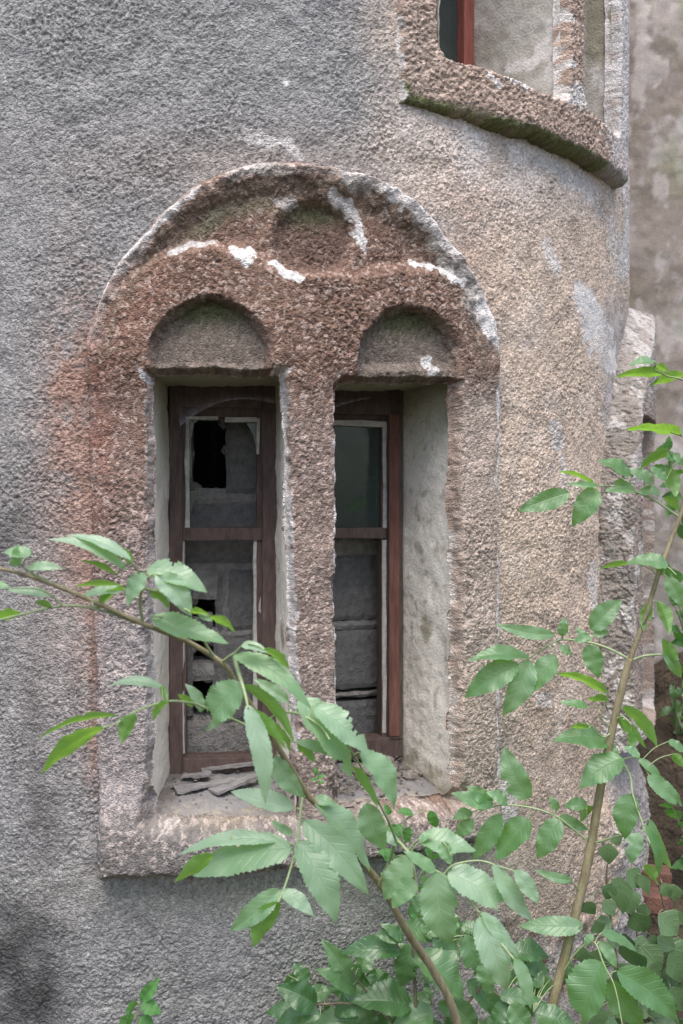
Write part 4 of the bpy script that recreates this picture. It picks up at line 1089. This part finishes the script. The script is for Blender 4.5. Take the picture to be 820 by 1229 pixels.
rowsB = [
 (665, 762, 596, 749, 17, 'd'), (675, 763, 677, 741, 16, 'd'), (634, 788, 563, 790, 18, 't'), (622, 797, 556, 836, 34, 'd'), (636, 793, 604, 860, 32, 'd'), (668, 788, 634, 832, 28, 't'),
 (672, 775, 688, 787, 14, 'd'), (710, 756, 747, 719, 28, 'd'), (706, 772, 692, 752, 11, 'd'), (706, 774, 719, 814, 30, 'd'), (712, 762, 732, 757, 11, 'd'), (690, 770, 712, 764, 9, 'd'),
 (728, 832, 667, 804, 12, 'u'), (730, 842, 704, 838, 11, 'u'), (706, 848, 672, 841, 10, 't'), (707, 874, 684, 871, 13, 'u'), (730, 892, 666, 884, 27, 't'), (747, 909, 694, 944, 36, 't'),
 (728, 892, 744, 916, 17, 't'), (748, 848, 791, 894, 17, 'u'), (748, 864, 776, 897, 11, 'u'), (757, 878, 758, 900, 11, 'u'), (740, 860, 752, 880, 10, 'u'),
 (758, 953, 749, 1008, 32, 't'), (767, 1000, 756, 1037, 28, 'd'), (777, 932, 822, 967, 22, 't', 1), (766, 911, 797, 937, 11, 't'), (768, 908, 748, 896, 12, 't'),
 (705, 966, 677, 967, 22, 'd'), (672, 984, 643, 1030, 30, 'd'), (672, 979, 707, 996, 15, 'd'), (711, 968, 696, 986, 12, 'u'), (670, 972, 660, 955, 12, 'd'),
 (634, 959, 605, 896, 34, 'd'), (592, 966, 542, 951, 20, 'd'), (590, 968, 561, 943, 20, 'd'), (567, 975, 543, 982, 20, 'd'), (602, 978, 566, 1032, 26, 'd'), (636, 984, 594, 1032, 36, 'd'),
 (568, 984, 546, 1004, 22, 'd'), (608, 964, 585, 950, 18, 'd'),
 (700, 1112, 623, 1110, 25, 'd'), (722, 1154, 690, 1234, 48, 'd'), (740, 1165, 818, 1225, 40, 'd'), (732, 1177, 774, 1235, 32, 'd'), (712, 1122, 702, 1136, 18, 't'), (722, 1119, 767, 1141, 13, 't'),
 (720, 1130, 741, 1162, 15, 't'), (687, 1057, 642, 1044, 12, 'd'), (780, 983, 808, 1047, 14, 'd'), (775, 990, 791, 1062, 12, 't'), (774, 1038, 791, 1060, 13, 'u'),
 (797, 449, 738, 451, 13, 'u'), (787, 434, 755, 437, 10, 't'), (822, 450, 777, 461, 12, 'u'), (788, 438, 804, 446, 9, 'u'), (817, 521, 750, 512, 13, 'u'), (803, 541, 767, 561, 22, 'u'),
 (758, 571, 719, 551, 27, 't'), (783, 581, 755, 562, 17, 't'), (763, 589, 727, 588, 17, 't'), (792, 591, 764, 591, 15, 't'), (683, 591, 622, 613, 26, 'd'), (716, 587, 686, 630, 30, 'd'),
 (714, 581, 668, 562, 6, 'u'), (718, 583, 680, 580, 8, 'd'), (802, 679, 753, 672, 18, 't'), (757, 676, 718, 681, 7, 'u'), (790, 722, 804, 762, 16, 'u'), (780, 724, 771, 757, 15, 'u'),
 (797, 777, 820, 815, 16, 't'), (803, 562, 812, 597, 17, 'u'), (798, 597, 816, 612, 12, 'u'), (800, 692, 820, 730, 20, 't'), (796, 690, 785, 672, 12, 'u'), (802, 890, 824, 902, 13, 't'), (808, 905, 824, 922, 13, 'u'),
 (800, 575, 780, 560, 12, 't'), (808, 545, 822, 560, 14, 't'), (812, 792, 795, 765, 14, 'u')]
Bp.leaves(rowsB, M['leaf'], 3000)
Bp.done('twig')

# --- dark low shrub under the window
Cp = Plant('low_shrub', 'low dark green shrub with broad leaves growing under the window beside the elder stem', 'shrub', at(500, 1500, 1.92))
for p, d0, d1, r in [([(500, 1500), (505, 1300), (500, 1230), (498, 1180), (496, 1135)], 1.92, 1.84, .005), ([(504, 1290), (470, 1225), (425, 1205), (378, 1206)], 1.91, 1.86, .004),
                     ([(470, 1225), (440, 1190), (422, 1165)], 1.90, 1.86, .003), ([(505, 1300), (550, 1220), (580, 1180), (590, 1150)], 1.91, 1.88, .004), ([(550, 1220), (540, 1160), (520, 1110), (510, 1075)], 1.90, 1.88, .003),
                     ([(500, 1180), (480, 1140), (468, 1120)], 1.86, 1.83, .002), ([(580, 1180), (612, 1205)], 1.89, 1.86, .002), ([(560, 1300), (625, 1240), (640, 1215)], 1.92, 1.88, .003)]:
    Cp.stem(p, d0, d1, r, r*0.5)
rowsC = [(379, 1206, 332, 1184, 34, 'd'), (424, 1182, 386, 1128, 26, 'd', 1), (428, 1190, 380, 1162, 22, 'd'), (482, 1142, 408, 1142, 28, 'd'), (494, 1132, 482, 1187, 34, 'd'),
 (494, 1206, 422, 1199, 40, 't'), (482, 1127, 450, 1122, 20, 'd'), (484, 1130, 458, 1108, 15, 't'), (440, 1196, 398, 1218, 32, 'd'), (432, 1226, 368, 1232, 32, 'd'), (385, 1218, 330, 1226, 24, 'd'),
 (500, 1148, 562, 1197, 42, 't'), (552, 1140, 512, 1150, 40, 'd'), (560, 1122, 583, 1178, 28, 'd'), (588, 1150, 584, 1194, 32, 'd'), (560, 1178, 612, 1222, 28, 'd'), (545, 1158, 522, 1178, 28, 't'),
 (520, 1215, 470, 1232, 34, 'd'), (540, 1200, 575, 1236, 32, 'd'), (612, 1206, 640, 1238, 30, 'd'), (640, 1216, 690, 1226, 30, 'd'), (600, 1195, 650, 1200, 20, 'd'), (470, 1190, 440, 1172, 26, 'd'),
 (512, 1085, 538, 1120, 24, 'd'), (512, 1078, 488, 1098, 18, 'd'), (510, 1080, 528, 1064, 16, 't'), (520, 1110, 498, 1118, 12, 't'), (536, 1150, 520, 1125, 20, 'd'), (610, 1205, 590, 1232, 30, 'd')]
rs = np.random.default_rng(5)
for i in range(64):
    x = rs.uniform(345, 690); y = rs.uniform(1165 - 90*math.exp(-((x-530)/70)**2), 1250)
    an = rs.uniform(0, 6.28); L = rs.uniform(24, 46)
    rowsC.append((x, y, x+L*math.cos(an), y+L*math.sin(an)*0.8, L*rs.uniform(.5, .65), 'd' if rs.random() < .6 else 't'))
Cp.leaves(rowsC[:29], M['darkleaf'], 5000, wmax=0.72)
Cp.leaves(rowsC[29:], M['darkleaf'], 6000, dd=0.02, depth=1.97, wmax=0.72)
Cp.done()

# --- little herb between the shrub and the sill
Hp = Plant('sill_herb', 'small bright herb with tiny leaves sprouting just below the right end of the sill', 'herb', at(505, 1130, 2.02))
Hp.stem([(505, 1130), (500, 1060), (492, 1010), (486, 985)], 2.02, 1.98, .0022, .001, green=True)
Hp.stem([(500, 1060), (480, 1000), (470, 985)], 2.01, 1.97, .0016, .001, green=True)
Hp.stem([(502, 1080), (515, 1040), (520, 1010)], 2.01, 1.98, .0016, .001, green=True)
rowsH = []
for i in range(22):
    x = rs.uniform(462, 525); y = rs.uniform(972, 1105); an = rs.uniform(0, 6.28); L = rs.uniform(12, 24)
    rowsH.append((x, y, x+L*math.cos(an), y+L*math.sin(an), L*0.6, 't' if rs.random() < .5 else ('u' if rs.random() < .4 else 'd')))
Hp.leaves(rowsH, M['freshleaf'], 7000, wmax=0.75, teeth=8)
Hp.done()
Gp = Plant('mullion_weed', 'tiny three-leaved weed rooted at the foot of the mullion', 'weed', at(384, 950, 2.0))
Gp.stem([(384, 950), (383, 938), (380, 928)], 2.02, 1.98, .001, .0006, green=True)
Gp.leaves([(380, 930, 378, 920, 6, 't'), (381, 934, 391, 930, 5, 't'), (381, 936, 373, 935, 5, 't'), (382, 940, 390, 938, 4, 't')], M['freshleaf'], 7500, wmax=0.8, teeth=5)
Gp.done()
Ep = Plant('seedling', 'small bright green seedling against the foot of the grey wall, lower left', 'seedling', at(165, 1400, 1.92))
Ep.stem([(165, 1400), (168, 1260), (166, 1215), (170, 1200)], 1.92, 1.88, .002, .001, green=True)
Ep.leaves([(170, 1201, 191, 1174, 17, 'd'), (170, 1206, 194, 1216, 26, 'd'), (164, 1202, 152, 1222, 10, 'u'), (160, 1218, 146, 1240, 14, 'u'), (168, 1222, 186, 1236, 20, 'd')], M['freshleaf'], 7700, wmax=0.75, teeth=9)
Ep.done()

# --- ivy climbing the broken foot of the tower
Ip = Plant('ivy', 'dark veined ivy climbing the broken foot of the tower at lower right', 'ivy', at(760, 1500, 2.45))
def ivy_depth(x, y): return 2.16 + 0.0026*(x-700) if x > 700 else 2.16
for p in ([(755, 1500), (750, 1260), (740, 1150), (728, 1060), (735, 1010)], [(750, 1260), (790, 1180), (800, 1110), (790, 1060)], [(745, 1200), (765, 1130), (755, 1060), (760, 1030)],
          [(760, 1110), (745, 1065), (752, 1058)], [(790, 1180), (822, 1160)]):
    P3 = [(x, y, ivy_depth(x, y)) for x, y in p]; Ip.stem(P3, r0=.004, r1=.0018, knob=.1)
rowsI = [(731, 1012, 731, 1038, 24, 'd'), (742, 1052, 748, 1098, 30, 'd'), (752, 1066, 760, 1098, 32, 'd'), (775, 1085, 771, 1105, 18, 'd'), (790, 1098, 815, 1122, 34, 'd'), (805, 1095, 822, 1110, 18, 'd'),
         (760, 1095, 775, 1120, 30, 'd'), (770, 1135, 795, 1165, 36, 'd'), (805, 1140, 818, 1180, 34, 'd'), (745, 1135, 772, 1170, 42, 'u'), (715, 1105, 722, 1120, 22, 'd'), (735, 1105, 712, 1115, 22, 'd'),
         (735, 1060, 728, 1082, 18, 'd'), (752, 1045, 772, 1065, 26, 'd'), (810, 1062, 812, 1082, 20, 'd'), (795, 1060, 805, 1078, 18, 'd'), (805, 1185, 822, 1215, 32, 'd'), (768, 1050, 778, 1075, 16, 'd'),
         (738, 1000, 744, 1015, 16, 'd'), (725, 1080, 738, 1100, 20, 'd'), (700, 1095, 690, 1080, 18, 'u'), (704, 1082, 715, 1098, 18, 'd')]
for i in range(46):
    x = rs.uniform(695, 822); y = rs.uniform(1120, 1245); L = rs.uniform(22, 36); an = rs.uniform(0.2, 2.6)
    rowsI.append((x, y, x+L*math.cos(an), y+L*math.sin(an), L*1.0, 'd'))
for i, r in enumerate(rowsI):
    Ip.leaves([r], M['ivy'], 8000+i*31, shape='ivy', depth=ivy_depth(r[0], r[1]) - (0.05 if i < 22 else -0.04) - 0.05*rs.random(), arch=0.06)
Ip.done()

# --- plants on the bank by the rear wall
def bank_plant(name, label, cx, cy, spread, hgt, d, n, seed, mat, lpx):
    p = Plant(name, label, 'plant', at(cx, cy, d)); r_ = np.random.default_rng(seed)
    rows = []
    for k in range(6):
        tx = cx + r_.uniform(-spread, spread); ty = cy - hgt*r_.uniform(0.5, 1)
        p.stem([(cx + r_.uniform(-6, 6), cy+10), ((cx+tx)/2 + r_.uniform(-6, 6), cy-(cy-ty)*0.5), (tx, ty)], d, d-0.15*r_.random(), .004, .0015, green=True)
    S = np.concatenate(p.samp)
    for i in range(n):
        q = S[r_.integers(len(S))]; an = r_.uniform(0, 6.28); L = lpx*r_.uniform(.6, 1.2); ox, oy = r_.normal(0, 5, 2)
        rows.append((q[0]+ox, q[1]+oy, q[0]+ox+L*math.cos(an), q[1]+oy+L*math.sin(an), L*0.55, 'u' if r_.random() < .5 else 't'))
    p.leaves(rows, M[mat], seed*7, wmax=0.7, teeth=8, arch=0.12); p.done()
bank_plant('nettle', 'light green weed clump against the rear wall beside the sapling top', 830, 640, 34, 150, 3.3, 60, 31, 'freshleaf', 20)
bank_plant('nettle', 'bright green weed clump on the dark bank below the rear wall', 838, 1030, 42, 70, 3.2, 45, 32, 'freshleaf', 20)
bank_plant('nettle', 'dim green weed on the dark bank half way up the right edge', 815, 870, 18, 60, 3.6, 14, 33, 'darkleaf', 16)
bank_plant('nettle', 'leafy bright weed at the foot of the rear wall, level with the sapling fork', 832, 800, 26, 110, 3.0, 40, 34, 'freshleaf', 22)

# ------------------------------------------------------------------ things on the sills, cobwebs, bricks
def sill_pt(Fq, Bq, u, w):
    f = Fq[3]*(1-u)+Fq[2]*u; b = Bq[3]*(1-u)+Bq[2]*u
    return f*(1-w)+b*w
def board(label, Fq, Bq, u0, w0, u1, w1, width, th, seed, lift=0.004, name='board_splinter', cat='splinter'):
    a = sill_pt(Fq, Bq, u0, w0) + UP*lift; b = sill_pt(Fq, Bq, u1, w1) + UP*(lift + 0.012)
    rr = random.Random(seed); ax = b-a; L = np.linalg.norm(ax); ax /= L; sd = np.cross(ax, UP); sd /= np.linalg.norm(sd); up = np.cross(sd, ax)
    bm = bmesh.new(); n = 12; rows = []
    for i in range(n+1):
        t = i/n; wd = width*(0.75+0.25*math.sin(t*5+seed))*(min(1, 0.35+(1-t)*3)); c = a + ax*t*L + up*rr.uniform(-.001, .001)
        e = [rr.uniform(-.003, .003) for _ in range(2)]
        rows.append([bm.verts.new(c - sd*(wd/2+e[0])), bm.verts.new(c + sd*(wd/2+e[1])), bm.verts.new(c + sd*(wd/2+e[1]) + up*th), bm.verts.new(c - sd*(wd/2+e[0]) + up*th)])
    for i in range(n):
        for j in range(4): bm.faces.new((rows[i][j], rows[i][(j+1) % 4], rows[i+1][(j+1) % 4], rows[i+1][j]))
    bm.faces.new(rows[0]); bm.faces.new(rows[-1][::-1])
    o = finish_bm(name, bm, M['slate'], None); tag(o, label, cat, 'rotten board splinters on the left sill')
board('long grey board splinter lying aslant across the back of the left sill', LF, LB, 0.42, 0.45, 0.98, 0.80, 0.040, 0.006, 1, 0.008)
board('broad grey board splinter flat in the middle of the left sill', LF, LB, 0.12, 0.52, 0.60, 0.62, 0.060, 0.005, 2)
board('short grey board splinter tucked by the left jamb of the left sill', LF, LB, 0.14, 0.80, 0.40, 0.74, 0.035, 0.005, 3, 0.006)
board('thin grey board splinter leaning under the bottom rail of the left window', LF, LB, 0.30, 0.92, 0.85, 0.93, 0.022, 0.007, 4, 0.006)

def stone(label, Fq, Bq, u, w, r, seed, name='mortar_lump', group='mortar lumps on the right sill'):
    P = sill_pt(Fq, Bq, u, w) + UP*r*0.35
    bm = bmesh.new(); bmesh.ops.create_icosphere(bm, subdivisions=3, radius=r); rr = random.Random(seed); o3 = rr.uniform(0, 50)
    from mathutils import noise as mn
    for v in bm.verts:
        k = 1 + 0.35*mn.noise(v.co*(1.3/r)*1.0 + Vector((o3, 0, 0))) + 0.12*mn.noise(v.co*(4/r) + Vector((o3, 3, 0)))
        v.co = Vector((v.co.x*k*1.25, v.co.y*k, v.co.z*k*0.7)) + Vector(P)
    o = finish_bm(name, bm, M['rubble'], None, smooth=False); tag(o, label, 'rubble', group)
stone('largest mortar lump on the right sill, against the red stile', RF, RB, 0.72, 0.80, 0.030, 1)
stone('small mortar lump beside the foot of the right reveal', RF, RB, 0.86, 0.55, 0.017, 2)
stone('flat mortar lump in the middle of the right sill', RF, RB, 0.45, 0.72, 0.024, 3)
def debris():
    bm = bmesh.new(); rr = random.Random(9)
    for i in range(150):
        u, w = rr.uniform(.1, .97), rr.betavariate(3, 1.6); r = rr.uniform(.003, .009)
        P = sill_pt(RF, RB, u, w) + UP*(0.004 + 0.012*w)
        vs = [bm.verts.new(Vector(P) + Vector((rr.uniform(-1, 1), rr.uniform(-1, 1), rr.uniform(-.6, .8)))*r) for _ in range(7)]
        bmesh.ops.convex_hull(bm, input=vs)
    for i in range(90):
        u, w = rr.uniform(.05, .97), rr.uniform(.2, .98); r = rr.uniform(.002, .007)
        P = sill_pt(LF, LB, u, w) + UP*0.004
        vs = [bm.verts.new(Vector(P) + Vector((rr.uniform(-1, 1), rr.uniform(-1, 1), rr.uniform(-.5, .6)))*r) for _ in range(7)]
        bmesh.ops.convex_hull(bm, input=vs)
    o = finish_bm('plaster_crumbs', bm, M['rubble'], None, smooth=False); tag(o, 'crumbs of fallen plaster and dirt strewn over both window sills', 'debris', kind='stuff')
debris()

def web(label, pl, free, top, off):
    """free: hanging lower edge, top: upper edge, photo pixels on the frame plane"""
    nf = 24; fr = catmull([(x, y, 0) for x, y in free], 8); tp = catmull([(x, y, 0) for x, y in top], 8)
    def res(C, n):
        i = np.linspace(0, len(C)-1, n); return np.stack([np.interp(i, np.arange(len(C)), C[:, k]) for k in range(2)], -1)
    a = res(tp, nf); b = res(fr, nf); V = []; uv = []
    for i in range(nf):
        for j in range(8):
            t = j/7; p = a[i]*(1-t)+b[i]*t
            V.append(pl.hit(p[0], p[1], off - 0.035*math.sin(t*2.2)*0.6)); uv.append((i/nf, t))
    o = link('cobweb', np_mesh('cobweb', np.array(V), grid_quads(nf, 8), uv=np.array(uv)), M['web'])
    tag(o, label, 'cobweb', 'cobwebs in the window heads')
web('wide dusty cobweb slung under the head of the left window', PL, [(216, 512), (232, 499), (262, 484), (295, 479), (330, 484)], [(212, 470), (250, 466), (290, 466), (331, 466)], -0.03)
web('faint short cobweb in the head of the right window by the mullion', PR, [(384, 500), (400, 490), (425, 482), (445, 478)], [(384, 474), (405, 472), (425, 472), (445, 472)], -0.03)

def exposed_brick(px, py, w, hgt, seed):
    t, z = on_tower(px, py, R+0.07)
    bm = bmesh.new(); bmesh.ops.create_cube(bm, size=1)
    for v in bm.verts: v.co = Vector((v.co.x*w, v.co.y*0.10, v.co.z*hgt))
    bmesh.ops.subdivide_edges(bm, edges=bm.edges, cuts=5, use_grid_fill=True); rr = random.Random(seed)
    from mathutils import noise as mn, Matrix
    mt = Matrix.Translation(Vector(cyl(np.array(t), np.array(z), R+0.075)))@Matrix.Rotation(t + rr.uniform(-.06, .06), 4, 'Z')@Matrix.Rotation(rr.uniform(-.08, .08), 4, 'Y')
    for v in bm.verts: v.co = v.co*(1 + 0.06*mn.noise(v.co*25 + Vector((seed, 0, 0))))
    bm.transform(mt)
    finish_bm('exposed_brick', bm, M['brick'], tower, 0.004)
for i, (x, y) in enumerate([(788, 1052), (780, 1080), (796, 1084)]): exposed_brick(x, y, 0.09, 0.05, i)
# ------------------------------------------------------------------ camera, light
cam = bpy.data.cameras.new('camera'); co = bpy.data.objects.new('camera', cam); COL.objects.link(co)
cam.sensor_fit = 'VERTICAL'; cam.sensor_height = 36.0; cam.sensor_width = 24.0
cam.lens = F*36.0/1229.0
cam.clip_start = 0.05; cam.clip_end = 500
co.location = CAM; co.rotation_euler = (math.radians(90), 0, -PSI)
cam.dof.use_dof = True; cam.dof.focus_distance = 2.06; cam.dof.aperture_fstop = 4.5
scene.camera = co

SUN_EL, SUN_AZ = 66.0, 190.0      # azimuth clockwise from +Y: the light comes over the left shoulder
w = bpy.data.worlds.new('World'); scene.world = w; w.use_nodes = True
nt = w.node_tree; bg = nt.nodes['Background']
sky = nt.nodes.new('ShaderNodeTexSky'); sky.sky_type = 'NISHITA'; sky.sun_disc = False
sky.sun_elevation = math.radians(SUN_EL); sky.sun_rotation = math.radians(SUN_AZ)
sky.dust_density = 3.0; sky.air_density = 1.0; sky.ozone_density = 1.0
nt.links.new(sky.outputs[0], bg.inputs[0]); bg.inputs[1].default_value = 0.12
sun = bpy.data.lights.new('sun', 'SUN'); so = bpy.data.objects.new('sun', sun); COL.objects.link(so)
sun.energy = 1.5; sun.angle = math.radians(45); sun.color = (1.0, 0.97, 0.935)
az, el = math.radians(SUN_AZ), math.radians(SUN_EL)
sd = Vector((math.sin(az)*math.cos(el), math.cos(az)*math.cos(el), math.sin(el)))
so.rotation_euler = (-sd).to_track_quat('-Z', 'Y').to_euler(); so.location = (-2, -6, 6)
scene.view_settings.view_transform = 'Standard'; scene.view_settings.look = 'None'
scene.view_settings.gamma = 1.0; scene.view_settings.use_curve_mapping = False
scene.view_settings.exposure = 1.32
scene.cycles.use_denoising = True
scene.cycles.use_adaptive_sampling = False
scene.cycles.max_bounces = 8; scene.cycles.transparent_max_bounces = 12
